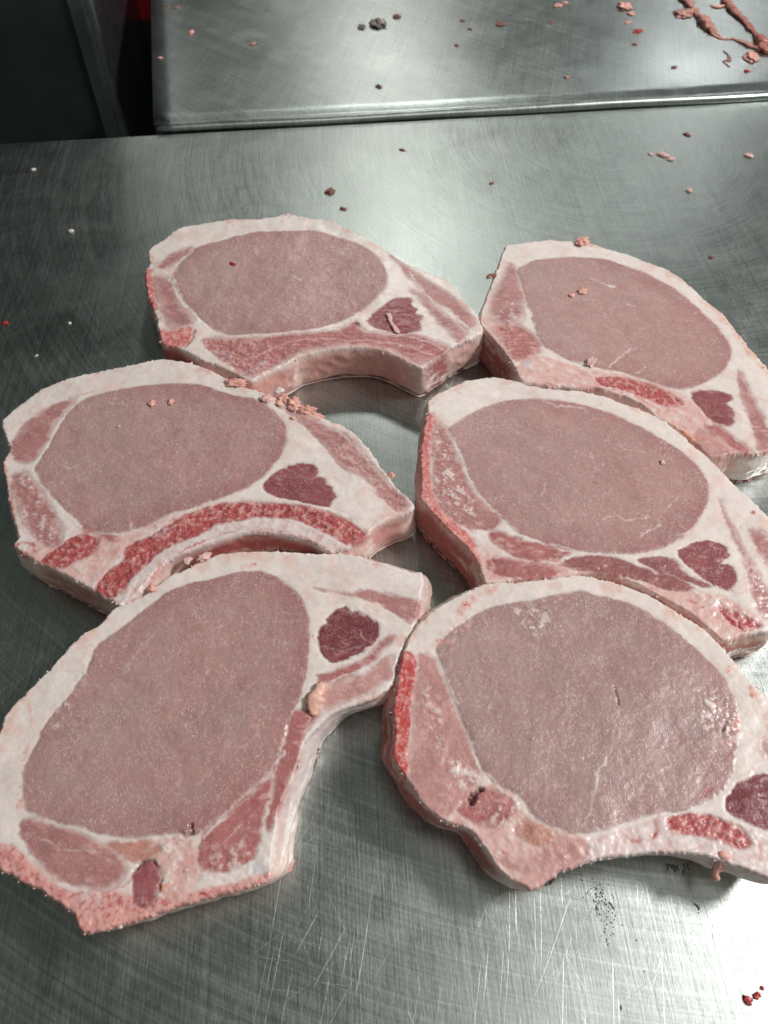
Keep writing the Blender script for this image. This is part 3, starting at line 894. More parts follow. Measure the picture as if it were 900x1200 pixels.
              (87.7, 365.9), (84.5, 378.4), (79.1, 392.9), (72.8, 405.3), (67.7, 413.9), (65.4, 422.5), (67.3, 433.2), (73.9, 456.1), (81.1, 478.2), (86.3, 495.3)],
  'side': [('redside', 34.1, (73.9, 398.7)), ('tan', 20.8, (182.2, 322.7)), ('fat', 15.3, (224.2, 305.7))],
  't': 0.028},
 {'F': [('fat', 0.55, [(-215.8, 286.1), (-203.9, 286.1), (-180.2, 249.8), (-186.8, 238.5), (-203.1, 255.6)]),
        ('fatpink', 0.45, [(-26.1, 326.2), (14.6, 267.6), (7.2, 261.6), (-30.6, 305.7)])],
  'R': [(None, 'fatpink',
         [(-194.6, 232.9), (-190.5, 244.1), (-177.4, 238.5), (-164.7, 244.1), (-144.1, 247.0), (-119.8, 258.0), (-97.2, 268.8), (-122.8, 247.0), (-135.7, 203.8),
          (-168.1, 218.9)],
         1.85),
        (None, 'bone',
         [(-152.0, 211.5), (-140.1, 238.5), (-119.5, 255.6), (-87.5, 268.8), (-53.4, 267.6), (-24.1, 261.6), (-8.5, 245.2), (-23.2, 235.1), (-42.2, 241.3),
          (-70.8, 246.4), (-98.0, 238.5), (-118.9, 223.1), (-133.6, 204.3)],
         1.35),
        ('side_muscle', 'muscle',
         [(-224.0, 310.3), (-220.2, 326.9), (-211.1, 340.4), (-198.8, 349.2), (-195.1, 347.0), (-201.7, 332.5), (-204.5, 314.4), (-208.7, 299.0), (-220.1, 301.7)],
         1.54),
        ('side_muscle', 'muscle',
         [(-216.7, 289.3), (-210.5, 290.6), (-199.6, 279.2), (-188.1, 264.5), (-179.6, 249.3), (-177.4, 240.2), (-184.0, 238.5), (-196.2, 247.5), (-207.6, 263.3),
          (-215.9, 279.2)],
         1.75),
        ('side_muscle', 'muscle2', [(-170.7, 252.1), (-163.5, 253.9), (-155.9, 247.0), (-147.8, 244.7), (-148.3, 240.2), (-157.7, 244.7)], 0.95),
        ('loin_muscle', 'eye',
         [(-205.7, 293.2), (-203.9, 301.7), (-201.4, 314.4), (-197.5, 332.5), (-191.2, 346.3), (-180.0, 354.5), (-157.9, 360.5), (-141.0, 363.6), (-121.9, 363.6),
          (-114.6, 362.0), (-99.0, 355.2), (-80.6, 349.2), (-69.1, 340.4), (-60.3, 328.3), (-58.7, 314.4), (-62.3, 301.0), (-71.1, 286.1), (-80.2, 278.0), (-92.7, 271.8),
          (-105.2, 266.3), (-116.8, 260.4), (-124.4, 256.8), (-132.7, 252.1), (-144.6, 247.5), (-156.0, 247.5), (-170.2, 253.9), (-180.1, 263.3), (-190.2, 273.0),
          (-199.1, 283.0)],
         1.1),
        ('chine_bone', 'marrow', [(-185.4, 229.6), (-180.9, 235.7), (-172.8, 244.7), (-165.0, 247.5), (-157.4, 243.0), (-157.2, 235.7), (-165.6, 229.6), (-172.9, 223.7)],
         1.15),
        ('rib_bone', 'marrow',
         [(-152.0, 211.5), (-149.5, 221.0), (-141.1, 229.6), (-141.5, 238.5), (-129.2, 245.8), (-117.9, 255.1), (-110.8, 261.6), (-97.1, 267.6), (-81.2, 268.8),
          (-64.7, 268.8), (-48.5, 266.3), (-30.3, 261.6), (-14.3, 251.6), (-9.4, 245.8), (-17.3, 238.5), (-29.7, 245.2), (-47.8, 255.6), (-63.8, 258.0), (-79.9, 256.2),
          (-95.0, 251.6), (-105.0, 244.7), (-120.1, 236.2), (-128.1, 226.4), (-136.0, 214.7), (-142.3, 205.9)],
         1.12),
        ('cap_muscle', 'cap',
         [(-69.7, 281.7), (-63.5, 290.6), (-53.9, 295.8), (-41.8, 295.8), (-39.0, 290.6), (-39.8, 287.4), (-34.8, 286.1), (-33.1, 281.7), (-29.6, 279.8), (-29.4, 275.5),
          (-25.9, 272.4), (-30.6, 268.8), (-31.5, 265.7), (-43.7, 267.6), (-58.6, 271.8), (-67.2, 275.5)],
         0.74),
        ('flank_muscle', 'muscle',
         [(-66.7, 343.3), (-56.8, 339.0), (-38.3, 328.3), (-22.2, 317.1), (-8.6, 299.0), (4.9, 279.8), (14.6, 267.6), (7.2, 262.2), (-1.5, 271.8), (-11.4, 286.1),
          (-25.1, 294.5), (-35.9, 310.3), (-48.6, 326.2), (-61.0, 338.3)],
         1.6)],
  'S': [('fat', 2.01, [(-205.4, 295.8), (-203.7, 309.0), (-201.2, 328.3)], 0.8), ('fat', 2.5, [(-203.7, 289.3), (-190.1, 270.6), (-177.5, 258.6), (-168.6, 251.0)], 0.8),
        ('fat', 2.36, [(-141.7, 247.0), (-128.0, 249.8), (-117.6, 259.2), (-101.8, 266.3), (-73.9, 278.6)], 0.7),
        ('red', 0.81, [(-126.1, 215.2), (-119.4, 226.4), (-105.1, 238.5), (-91.9, 245.2), (-79.1, 249.3), (-66.4, 249.8), (-54.4, 247.5), (-42.3, 243.5), (-32.7, 237.9)],
         0.75),
        ('red', 3.27, [(-202.3, 239.0), (-196.5, 240.2), (-190.1, 236.8)], 0.8), ('red', 2.31, [(-194.3, 231.8), (-200.3, 236.8)], 0.7),
        ('redbone', 2.02, [(-225.4, 299.0), (-216.1, 276.7), (-208.2, 258.6), (-202.1, 245.2)], 0.7),
        ('blue', 1.41, [(-156.1, 241.3), (-157.2, 235.7), (-159.5, 231.3)], 0.7), ('blue', 1.35, [(-154.9, 212.6), (-155.1, 219.4), (-153.6, 223.1)], 0.8),
        ('blue', 1.88, [(-127.2, 245.2), (-119.5, 249.8)], 0.6), ('fat', 0.76, [(-141.3, 249.8), (-142.6, 254.5), (-143.0, 258.6)], 0.7),
        ('red', 0.76, [(-143.0, 253.9), (-142.6, 256.8)], 0.8), ('salmon', 0.87, [(-168.3, 363.6), (-165.3, 365.1), (-163.6, 370.5)], 0.6),
        ('salmon', 2.75, [(-101.1, 368.2), (-89.8, 360.5)], 0.7), ('fat', 0.76, [(-188.8, 295.8), (-184.6, 293.2), (-181.2, 295.8)], 0.5),
        ('salmon', 4.85, [(-74.4, 352.2), (-58.7, 343.3), (-41.1, 333.2)], 0.7), ('salmon', 2.6, [(-23.4, 322.7), (-5.1, 302.3)], 0.4),
        ('red', 1.62, [(-195.0, 351.5), (-184.2, 356.0)], 0.3), ('salmon', 1.34, [(-133.7, 204.8), (-121.1, 223.1), (-108.9, 232.9)], 0.6),
        ('fat', 0.68, [(-119.6, 271.8), (-115.7, 275.5), (-115.7, 284.9)], 0.4)],
  'label': 'pork chop at the middle left with a long curved red rib bone',
  'lean': (0, 0),
  'outline': [(-235.0, 329.0), (-233.4, 334.7), (-227.9, 345.5), (-218.3, 358.2), (-203.3, 368.2), (-187.0, 374.4), (-167.6, 380.0), (-150.8, 385.6), (-140.1, 385.6),
              (-128.0, 383.2), (-116.7, 378.4), (-110.7, 374.4), (-91.2, 362.8), (-75.8, 355.2), (-62.9, 349.2), (-53.4, 343.3), (-40.7, 334.7), (-26.2, 327.6),
              (-15.5, 317.8), (-8.7, 307.0), (0.0, 292.5), (8.4, 278.6), (17.0, 267.6), (15.9, 262.7), (4.8, 258.0), (-4.8, 251.6), (-10.8, 244.1), (-17.3, 238.5),
              (-23.3, 236.2), (-29.3, 234.6), (-34.0, 236.8), (-42.2, 241.8), (-55.2, 245.8), (-67.6, 247.5), (-78.9, 247.0), (-89.3, 243.5), (-101.2, 237.9),
              (-115.3, 229.6), (-121.6, 223.1), (-126.1, 215.2), (-129.9, 208.4), (-137.2, 202.3), (-141.0, 203.8), (-151.7, 210.0), (-166.7, 218.3), (-182.2, 225.8),
              (-193.2, 231.3), (-202.6, 238.5), (-202.5, 244.7), (-210.0, 259.8), (-217.5, 278.0), (-225.7, 296.4), (-225.7, 301.7), (-224.7, 309.0), (-228.6, 315.8)],
  'side': [('tan', 27.2, (-167.6, 216.8)), ('redside', 52.0, (-70.9, 247.5)), ('innerwall', 14.3, (0.0, 255.6))],
  't': 0.028},
 {'F': [('fat', 0.75, [(32.3, 322.7), (40.8, 305.7), (46.7, 276.7), (53.0, 261.6), (40.6, 254.5), (29.5, 276.7)]),
        ('salmon', 0.6, [(22.0, 273.7), (38.2, 255.6), (52.9, 227.4), (48.5, 230.2), (24.1, 261.6)]),
        ('fat', 0.6, [(161.9, 211.5), (177.9, 203.8), (188.5, 193.8), (180.4, 196.3), (164.6, 203.8)]),
        ('fat', 0.5, [(194.6, 232.9), (202.4, 211.5), (204.6, 196.3), (195.8, 196.3)])],
  'R': [(None, 'fatpink',
         [(52.3, 219.4), (51.0, 232.9), (60.2, 232.9), (114.8, 226.4), (157.4, 211.5), (178.6, 206.4), (192.2, 191.3), (171.2, 180.7), (150.7, 201.3), (128.9, 215.7),
          (104.7, 219.9), (73.8, 216.2)],
         1.36),
        ('chine_bone', 'redbone',
         [(27.0, 337.5), (32.2, 333.9), (30.2, 323.4), (27.4, 302.3), (27.7, 281.1), (31.9, 265.1), (40.1, 254.5), (48.9, 244.1), (51.7, 230.2), (50.1, 227.4),
          (45.2, 237.4), (38.2, 245.8), (31.5, 254.5), (22.3, 267.6), (20.0, 271.8), (20.8, 302.3), (22.8, 317.8)],
         1.32),
        ('side_muscle', 'muscle',
         [(32.5, 328.3), (38.6, 324.8), (43.6, 302.3), (50.3, 279.2), (56.8, 268.2), (65.1, 262.2), (65.5, 256.2), (61.7, 251.0), (49.3, 249.3), (40.1, 254.5),
          (32.9, 263.9), (28.5, 278.0), (28.9, 302.3), (30.0, 317.8)],
         1.31),
        ('rib_meat', 'muscle2', [(57.8, 248.7), (66.2, 247.5), (81.1, 241.3), (97.4, 237.4), (102.6, 234.6), (94.1, 229.6), (79.7, 228.5), (66.4, 234.6), (58.7, 243.0)],
         0.95),
        ('rib_meat', 'muscle2', [(55.4, 230.2), (66.0, 230.2), (79.5, 226.9), (91.2, 224.7), (92.8, 219.9), (78.5, 217.8), (65.0, 219.4), (55.8, 223.7)], 0.92),
        ('rib_meat', 'capl',
         [(94.2, 226.9), (101.1, 230.2), (115.8, 232.4), (128.7, 229.6), (140.4, 223.7), (154.7, 219.9), (162.8, 211.5), (152.6, 210.0), (138.9, 215.7), (123.3, 219.9),
          (105.1, 223.1)],
         0.92),
        ('rib_meat', 'capl', [(136.9, 229.1), (147.1, 231.8), (158.1, 229.1), (160.1, 221.5), (173.1, 213.1), (168.0, 212.6), (154.5, 218.9), (142.8, 224.2)], 0.83),
        ('loin_muscle', 'eye',
         [(39.1, 324.1), (46.8, 331.8), (62.4, 343.3), (76.8, 348.5), (93.0, 350.0), (109.4, 347.8), (122.9, 344.8), (139.5, 338.3), (152.2, 329.7), (164.8, 319.2),
          (177.6, 307.0), (185.9, 294.5), (188.1, 278.6), (182.9, 265.1), (171.8, 250.4), (159.1, 240.2), (149.3, 235.7), (137.3, 233.5), (119.2, 233.5), (106.9, 235.1),
          (97.6, 238.5), (85.8, 241.3), (74.7, 247.5), (66.1, 257.4), (59.3, 268.2), (52.6, 278.0), (48.6, 292.5), (45.0, 307.7), (41.4, 318.5)],
         1.15),
        ('cap_muscle', 'cap',
         [(160.3, 235.1), (169.4, 240.2), (178.7, 241.8), (186.0, 239.0), (187.2, 232.9), (182.4, 228.5), (180.5, 226.4), (185.2, 226.9), (187.7, 224.2), (186.4, 215.7),
          (180.1, 210.5), (173.3, 214.1), (166.5, 221.5), (160.6, 230.2)],
         0.7),
        ('flank_muscle', 'muscle',
         [(191.9, 270.0), (193.5, 253.9), (197.7, 230.7), (201.5, 213.1), (206.7, 198.8), (195.1, 195.3), (193.9, 208.4), (194.3, 231.8), (191.5, 255.1)], 1.46),
        ('flank_muscle', 'muscle', [(202.9, 249.8), (209.2, 248.7), (214.8, 238.5), (219.7, 221.0), (214.7, 210.5), (206.9, 227.4), (203.1, 238.5)], 1.66),
        ('rib_bone', 'marrow', [(173.5, 200.3), (179.3, 198.8), (187.8, 194.3), (192.8, 190.4), (183.5, 186.5), (177.3, 190.9)], 1.11)],
  'S': [('fat', 1.56, [(40.1, 322.7), (45.7, 302.3), (52.6, 278.0), (60.6, 266.3), (71.2, 251.0)], 0.7),
        ('fat', 2.39, [(66.8, 254.5), (72.2, 251.0), (76.5, 246.4)], 0.5), ('fat', 1.41, [(75.4, 245.2), (97.7, 235.7), (115.8, 232.9)], 0.8),
        ('fat', 1.02, [(64.9, 232.9), (82.9, 228.5), (94.3, 227.4), (109.7, 223.1)], 0.8), ('fat', 0.91, [(141.7, 223.1), (154.5, 218.9), (164.2, 211.5)], 0.6),
        ('fat', 1.15, [(160.3, 228.5), (166.1, 219.9), (173.5, 213.1), (179.5, 210.0)], 0.9), ('red', 2.67, [(159.4, 204.3), (161.5, 203.8)], 1),
        ('red', 1.77, [(163.4, 200.8), (165.5, 200.3)], 0.9), ('red', 1.2, [(158.2, 258.0), (161.6, 256.2)], 0.8), ('red', 1.24, [(121.2, 282.4), (122.6, 281.7)], 0.9),
        ('red', 1.69, [(206.6, 261.6), (209.2, 262.2)], 0.8), ('red', 1.43, [(197.7, 251.6), (199.5, 249.3)], 0.7), ('red', 2.2, [(174.1, 197.3), (178.5, 192.3)], 0.7),
        ('red', 0.9, [(182.2, 211.5), (187.2, 208.4), (189.2, 209.5)], 0.5), ('fat', 0.76, [(120.2, 254.5), (128.6, 258.6), (136.3, 256.2), (148.6, 258.0)], 0.65),
        ('fat', 0.94, [(141.1, 244.1), (147.6, 248.1), (153.6, 252.1)], 0.7), ('fat', 0.72, [(156.9, 261.0), (163.1, 267.6), (169.3, 273.7)], 0.6),
        ('fat', 0.73, [(89.8, 271.8), (94.0, 282.4)], 0.6), ('fat', 0.76, [(101.1, 253.9), (110.1, 256.8)], 0.5),
        ('fat', 1.02, [(122.3, 305.7), (124.3, 295.8), (121.8, 286.1)], 0.35), ('fat', 1.18, [(99.8, 347.8), (109.4, 343.3), (124.0, 341.2)], 0.6),
        ('salmon', 2.66, [(29.8, 340.4), (32.8, 335.4)], 0.5), ('blue', 2.33, [(51.4, 238.5), (56.5, 244.1)], 0.6),
        ('fatpink', 2.35, [(49.9, 244.1), (57.9, 232.9), (57.1, 223.1)], 0.8), ('redbone', 1.14, [(113.6, 218.9), (138.8, 208.4), (158.8, 194.3), (168.4, 183.1)], 0.5),
        ('fat', 1.0, [(91.8, 293.2), (95.0, 290.6)], 0.3), ('salmon', 2.86, [(217.1, 254.5), (217.8, 232.9)], 0.5)],
  'label': 'pork chop at the middle right with a lobed dark muscle and red bone edge',
  'lean': (-0.001, -0.001),
  'outline': [(27.4, 348.5), (38.5, 357.5), (53.1, 365.9), (64.3, 369.0), (74.2, 369.0), (84.9, 365.9), (94.3, 361.3), (108.1, 358.2), (124.7, 356.7), (138.6, 352.2),
              (152.5, 345.5), (165.3, 337.5), (175.0, 328.3), (183.7, 315.8), (192.2, 303.7), (199.7, 289.3), (207.0, 275.5), (214.3, 263.3), (220.1, 248.7),
              (222.5, 230.2), (218.6, 211.5), (208.3, 193.8), (195.5, 187.4), (185.3, 185.0), (177.3, 182.6), (171.2, 180.7), (166.5, 186.0), (159.2, 195.8),
              (150.9, 202.3), (140.0, 210.0), (129.1, 216.8), (117.0, 220.5), (104.8, 221.0), (90.4, 218.3), (73.9, 217.3), (58.8, 215.2), (53.4, 215.7), (50.2, 228.0),
              (45.2, 237.4), (38.2, 245.8), (31.5, 254.5), (22.3, 267.6), (20.5, 271.8), (21.3, 284.2), (21.3, 302.3), (22.8, 317.8), (25.3, 332.5), (27.1, 339.7)],
  'side': [('redside', 42.3, (37.6, 244.1)), ('redside', 31.9, (113.8, 219.9)), ('redside', 26.7, (151.1, 203.3)), ('tan', 17.3, (181.6, 184.1))],
  't': 0.028},
 {'F': [('fat', 0.8, [(-97.2, 86.2), (-87.5, 88.3), (-80.1, 80.6), (-79.4, 70.5), (-89.2, 63.9)]),
        ('fat', 0.55, [(-76.7, 77.2), (-55.8, 87.6), (-48.2, 77.2), (-54.1, 70.5), (-75.3, 67.1)]),
        ('fat', 0.6, [(-159.4, 137.6), (-147.0, 172.8), (-141.9, 175.1), (-148.1, 159.1), (-153.4, 137.6)]),
        ('salmon', 0.5, [(-169.0, 80.6), (-148.0, 70.5), (-125.2, 57.4), (-125.5, 51.1), (-162.9, 72.1)]),
        ('fat', 0.6, [(-24.5, 202.9), (-4.4, 199.3), (-2.2, 189.4), (-11.0, 195.8)]), ('salmon', 0.5, [(-124.8, 55.8), (-98.7, 57.4), (-98.2, 54.3), (-121.7, 49.6)])],
  'R': [(None, 'bonepink',
         [(-173.7, 84.1), (-162.6, 84.1), (-154.4, 79.6), (-140.4, 69.1), (-126.9, 65.2), (-114.6, 66.2), (-101.5, 63.2), (-80.5, 65.5), (-57.7, 70.5), (-47.2, 73.8),
          (-47.4, 67.1), (-99.6, 52.7), (-123.2, 48.7), (-138.5, 61.3), (-162.9, 72.1)],
         1.11),
        (None, 'fatpink', [(-97.9, 86.2), (-85.5, 87.6), (-80.1, 80.6), (-78.6, 69.8), (-83.0, 63.2), (-90.5, 63.2), (-98.2, 70.5)], 1.48),
        ('side_muscle', 'muscle',
         [(-159.6, 94.8), (-155.1, 94.8), (-135.5, 89.8), (-123.5, 84.5), (-114.0, 79.6), (-110.0, 73.8), (-114.9, 67.8), (-125.1, 66.5), (-136.3, 69.8), (-146.0, 75.5),
          (-155.7, 84.5), (-159.3, 89.8)],
         0.83),
        ('side_muscle', 'tan', [(-120.5, 84.1), (-111.3, 86.6), (-101.6, 86.2), (-96.4, 81.7), (-101.4, 78.6), (-107.4, 77.5), (-114.3, 80.6)], 0.92),
        ('rib_meat', 'muscle2',
         [(-79.8, 86.6), (-72.3, 94.8), (-62.3, 104.0), (-52.1, 113.9), (-50.3, 111.2), (-52.8, 100.3), (-53.5, 90.8), (-55.8, 80.6), (-63.6, 74.5), (-75.0, 72.8),
          (-79.5, 76.5)],
         0.82),
        ('rib_meat', 'muscle2',
         [(-50.3, 116.6), (-47.0, 129.3), (-42.1, 145.2), (-35.2, 146.4), (-31.7, 142.6), (-37.7, 133.0), (-39.5, 123.3), (-42.7, 113.5), (-45.7, 102.1), (-50.1, 90.8),
          (-52.1, 92.6), (-49.5, 106.6)],
         0.86),
        ('loin_muscle', 'eye',
         [(-164.4, 121.3), (-162.1, 129.3), (-159.1, 141.3), (-152.4, 152.5), (-146.4, 168.2), (-143.9, 180.3), (-133.7, 189.9), (-125.0, 199.8), (-114.2, 210.0),
          (-102.0, 215.8), (-91.9, 218.4), (-84.5, 221.1), (-76.4, 222.7), (-65.9, 222.7), (-54.6, 218.4), (-45.0, 210.0), (-39.9, 199.8), (-37.4, 187.0), (-37.8, 170.9),
          (-39.1, 156.5), (-42.2, 146.4), (-46.2, 134.2), (-48.4, 121.3), (-53.3, 114.3), (-62.5, 105.5), (-72.4, 95.9), (-80.1, 88.7), (-85.6, 88.0), (-90.1, 88.7),
          (-98.7, 88.7), (-107.1, 87.6), (-120.2, 88.0), (-131.6, 90.8), (-144.3, 93.7), (-155.5, 96.6), (-160.1, 101.0), (-164.1, 114.3)],
         0.94),
        ('cap_muscle', 'capd',
         [(-32.8, 181.7), (-32.3, 188.5), (-27.8, 196.8), (-23.1, 200.8), (-20.0, 201.8), (-16.8, 198.8), (-11.1, 198.3), (-7.0, 194.3), (-3.5, 192.9), (-3.0, 184.1),
          (-7.7, 178.9), (-10.7, 176.5), (-19.1, 171.4), (-25.5, 170.0), (-31.2, 174.6)],
         0.69),
        ('flank_muscle', 'muscle',
         [(-37.5, 213.2), (-21.6, 209.5), (-6.3, 211.1), (9.4, 206.9), (19.2, 203.9), (17.1, 193.4), (13.6, 192.4), (4.4, 198.3), (-6.2, 204.4), (-18.8, 208.0)], 0.99),
        ('flank_muscle', 'muscle2',
         [(-33.1, 162.7), (-20.3, 166.8), (-8.1, 173.2), (-0.9, 182.2), (5.2, 184.1), (1.7, 178.9), (-9.3, 168.2), (-20.1, 160.9), (-29.6, 159.1)], 0.84),
        ('flank_muscle', 'muscle3',
         [(-27.4, 156.5), (-15.5, 161.8), (-9.2, 164.1), (-3.8, 170.0), (3.8, 173.7), (3.4, 163.6), (-4.2, 156.5), (-15.3, 151.2), (-24.6, 146.4), (-28.6, 145.2)],
         1.25),
        ('bone_end', 'nub', [(-106.2, 72.8), (-103.0, 77.2), (-99.0, 77.5), (-96.2, 73.8), (-95.7, 64.2), (-99.1, 59.3), (-104.4, 61.3)], 0.65)],
  'S': [('fat', 1.13, [(-158.9, 97.7), (-144.1, 93.0), (-130.5, 89.4), (-120.0, 86.9), (-107.6, 86.2)], 0.7),
        ('fat', 0.82, [(-149.0, 85.9), (-136.3, 82.4), (-124.9, 80.6), (-115.8, 77.2)], 0.6),
        ('fat', 1.12, [(-78.1, 87.6), (-68.1, 97.7), (-57.7, 107.8), (-49.9, 116.2), (-46.7, 125.3)], 0.8),
        ('fat', 0.73, [(-73.5, 80.6), (-65.4, 90.5), (-55.1, 100.3)], 0.4),
        ('crack', 1.24, [(-106.1, 74.5), (-103.7, 77.2), (-100.9, 77.9), (-97.8, 76.9), (-95.8, 73.8), (-94.8, 69.8), (-95.4, 64.5)], 1),
        ('orange', 2.51, [(-94.3, 66.8), (-92.2, 67.1)], 0.9), ('red', 0.89, [(-115.3, 65.8), (-109.8, 69.1), (-105.8, 72.5)], 0.6),
        ('crack', 1.49, [(-89.8, 89.1), (-86.6, 87.6), (-85.0, 89.1), (-84.6, 91.9)], 0.7), ('bone', 5.71, [(-124.8, 63.9), (-118.9, 61.3)], 0.75),
        ('red', 2.84, [(-114.2, 60.6), (-106.3, 60.0)], 0.45), ('redbone', 2.2, [(-164.0, 80.0), (-155.0, 76.5), (-143.9, 68.8), (-133.6, 63.2)], 0.6),
        ('salmon', 3.14, [(-122.2, 51.8), (-112.0, 53.3), (-100.3, 56.2)], 0.5),
        ('salmon', 1.57, [(-165.6, 121.3), (-166.8, 133.4), (-169.3, 146.0), (-171.0, 152.5)], 0.55),
        ('salmon', 3.47, [(-168.0, 108.9), (-165.1, 109.7), (-161.1, 100.3)], 0.6), ('red', 0.8, [(-170.2, 134.2), (-169.6, 133.4)], 0.9),
        ('red', 0.8, [(-165.8, 132.6), (-165.2, 131.8)], 0.9), ('red', 0.78, [(-165.0, 119.3), (-164.4, 118.6)], 0.9),
        ('red', 0.83, [(-170.7, 152.9), (-170.2, 152.5)], 0.8), ('salmon', 2.6, [(-149.6, 184.6), (-147.0, 187.0)], 0.5),
        ('salmon', 3.22, [(-75.8, 225.4), (-69.9, 226.5)], 0.4), ('salmon', 3.22, [(-4.6, 227.0), (2.3, 225.4)], 0.6),
        ('fat', 0.84, [(-128.6, 165.9), (-122.9, 176.0), (-117.0, 184.6)], 0.4), ('fat', 1.12, [(-100.4, 204.4), (-98.1, 197.8)], 0.6),
        ('fat', 0.87, [(-87.2, 188.5), (-82.3, 190.9)], 0.6), ('fat', 0.69, [(-30.5, 178.9), (-21.4, 176.5), (-10.7, 178.9)], 0.35),
        ('fat', 0.65, [(-11.7, 187.0), (-9.9, 179.8)], 0.5), ('fat', 1.04, [(-29.2, 159.1), (-16.8, 163.6), (-8.4, 167.2), (-0.9, 173.7)], 0.8),
        ('red', 1.3, [(-35.5, 184.6), (-34.4, 179.8)], 0.8), ('red', 1.72, [(-4.3, 178.4), (-4.3, 175.6)], 0.01), ('blue', 3.28, [(-54.6, 75.2), (-50.0, 73.1)], 0.5),
        ('red', 1.43, [(-76.4, 64.5), (-74.9, 63.9)], 0.8), ('fatpink', 1.63, [(-34.6, 143.9), (-37.2, 132.6), (-41.0, 117.4), (-45.4, 98.4), (-46.8, 87.6)], 0.6),
        ('orange', 1.93, [(-39.1, 111.2), (-37.5, 110.4)], 0.8)],
  'label': 'largest pork chop, front left, with a round dark muscle near its upper right corner',
  'lean': (0.006, 0.009),
  'outline': [(-181.4, 136.7), (-180.6, 142.6), (-176.0, 151.2), (-171.1, 159.1), (-165.5, 166.8), (-160.5, 176.0), (-154.0, 185.1), (-146.2, 191.4), (-141.7, 199.3),
              (-138.3, 202.4), (-129.0, 207.5), (-122.4, 213.2), (-113.3, 221.1), (-105.6, 224.8), (-97.1, 230.3), (-89.7, 234.1), (-70.9, 236.3), (-50.8, 235.8),
              (-33.0, 234.7), (-20.9, 234.7), (-11.6, 232.5), (1.8, 228.1), (13.8, 223.8), (20.6, 222.1), (19.7, 205.9), (16.2, 191.9), (11.6, 180.3), (6.4, 169.5),
              (4.6, 160.5), (0.4, 154.7), (-4.5, 151.2), (-10.3, 149.0), (-17.6, 146.4), (-25.6, 142.6), (-32.2, 135.5), (-36.7, 130.1), (-39.2, 120.1), (-42.8, 108.9),
              (-46.6, 99.2), (-46.7, 90.8), (-48.0, 83.8), (-48.1, 76.5), (-47.8, 71.8), (-50.3, 68.5), (-58.4, 66.5), (-68.5, 64.2), (-78.5, 61.3), (-88.4, 59.0),
              (-100.0, 54.6), (-108.7, 52.7), (-114.6, 50.5), (-121.4, 49.9), (-124.9, 51.8), (-127.7, 56.2), (-137.3, 62.2), (-145.9, 66.5), (-151.5, 68.8),
              (-158.5, 72.1), (-163.5, 74.2), (-169.7, 80.6), (-176.1, 94.8), (-181.7, 113.5)],
  'side': [('membrane', 43.0, (-43.0, 117.4)), ('membrane', 24.5, (-20.4, 146.0)), ('fatpink', 16.7, (4.2, 159.1))],
  't': 0.027},
 {'F': [('fat', 0.8, [(152.0, 151.7), (162.8, 153.8), (168.2, 143.1), (163.2, 128.6), (157.5, 132.7), (148.5, 136.8)]),
        ('fat', 0.6, [(66.1, 198.2), (93.5, 205.8), (88.1, 198.2), (75.4, 183.6)]),
        ('fat', 0.6, [(18.7, 158.2), (26.6, 149.5), (27.7, 128.6), (36.9, 116.7), (27.2, 116.7), (20.1, 136.8)]),
        ('fat', 0.7, [(27.2, 116.7), (40.8, 116.7), (42.3, 109.8), (32.5, 107.2)]),
        ('salmon', 0.5, [(16.9, 171.8), (25.7, 178.8), (39.5, 195.7), (48.4, 198.2), (29.7, 171.8)]),
        ('fat', 0.5, [(41.3, 96.1), (57.2, 105.3), (63.6, 94.3), (55.6, 88.9)])],
  'R': [(None, 'fatpink', [(22.5, 96.1), (36.2, 105.3), (53.7, 109.1), (67.2, 92.5), (88.7, 87.1), (87.3, 77.5), (62.3, 65.5), (40.6, 85.4)], 1.5),
        (None, 'bone', [(88.5, 85.4), (115.9, 93.6), (131.8, 97.9), (153.5, 94.3), (167.7, 85.4), (166.9, 70.1), (140.7, 77.5), (116.8, 79.9), (87.1, 76.1)], 1.47),
        ('chine_bone', 'redbone2',
         [(8.5, 174.1), (14.9, 173.2), (15.4, 161.4), (13.0, 143.9), (11.1, 127.4), (10.4, 111.7), (3.9, 121.8), (4.4, 132.7), (3.7, 146.5), (6.7, 161.4)], 0.77),
        ('side_muscle', 'muscle3',
         [(17.0, 172.7), (25.3, 169.5), (30.1, 153.8), (37.3, 136.8), (43.0, 120.6), (43.2, 111.7), (34.0, 100.5), (23.7, 96.8), (16.3, 102.7), (11.6, 114.0),
          (12.7, 129.8), (15.3, 153.8)],
         1.27),
        ('rib_meat', 'muscle2', [(32.8, 97.9), (43.2, 106.4), (52.2, 105.3), (57.7, 99.0), (51.1, 91.8), (42.1, 91.8), (36.3, 94.3)], 1.13),
        ('rib_meat', 'muscle3', [(47.4, 78.5), (61.7, 76.8), (73.7, 85.4), (84.6, 84.3), (83.6, 77.5), (63.8, 72.4), (54.2, 74.1)], 1.82),
        ('rib_meat', 'tan', [(58.8, 94.3), (67.2, 92.5), (74.9, 86.1), (65.0, 83.0), (57.7, 87.1)], 1.87),
        ('loin_muscle', 'eye2',
         [(26.9, 177.9), (39.2, 189.8), (54.3, 199.2), (72.3, 203.3), (90.6, 207.3), (103.0, 209.9), (110.3, 207.8), (127.1, 202.2), (143.8, 190.8), (155.2, 177.9),
          (165.9, 162.7), (169.2, 148.2), (167.0, 135.6), (161.8, 121.8), (154.8, 109.8), (145.3, 102.3), (133.1, 98.6), (117.5, 96.1), (107.2, 93.2), (93.9, 89.3),
          (81.4, 87.9), (72.5, 90.7), (65.7, 96.1), (59.8, 104.5), (48.1, 110.2), (44.0, 117.9), (39.8, 131.5), (33.9, 148.2), (29.2, 162.7)],
         1.03),
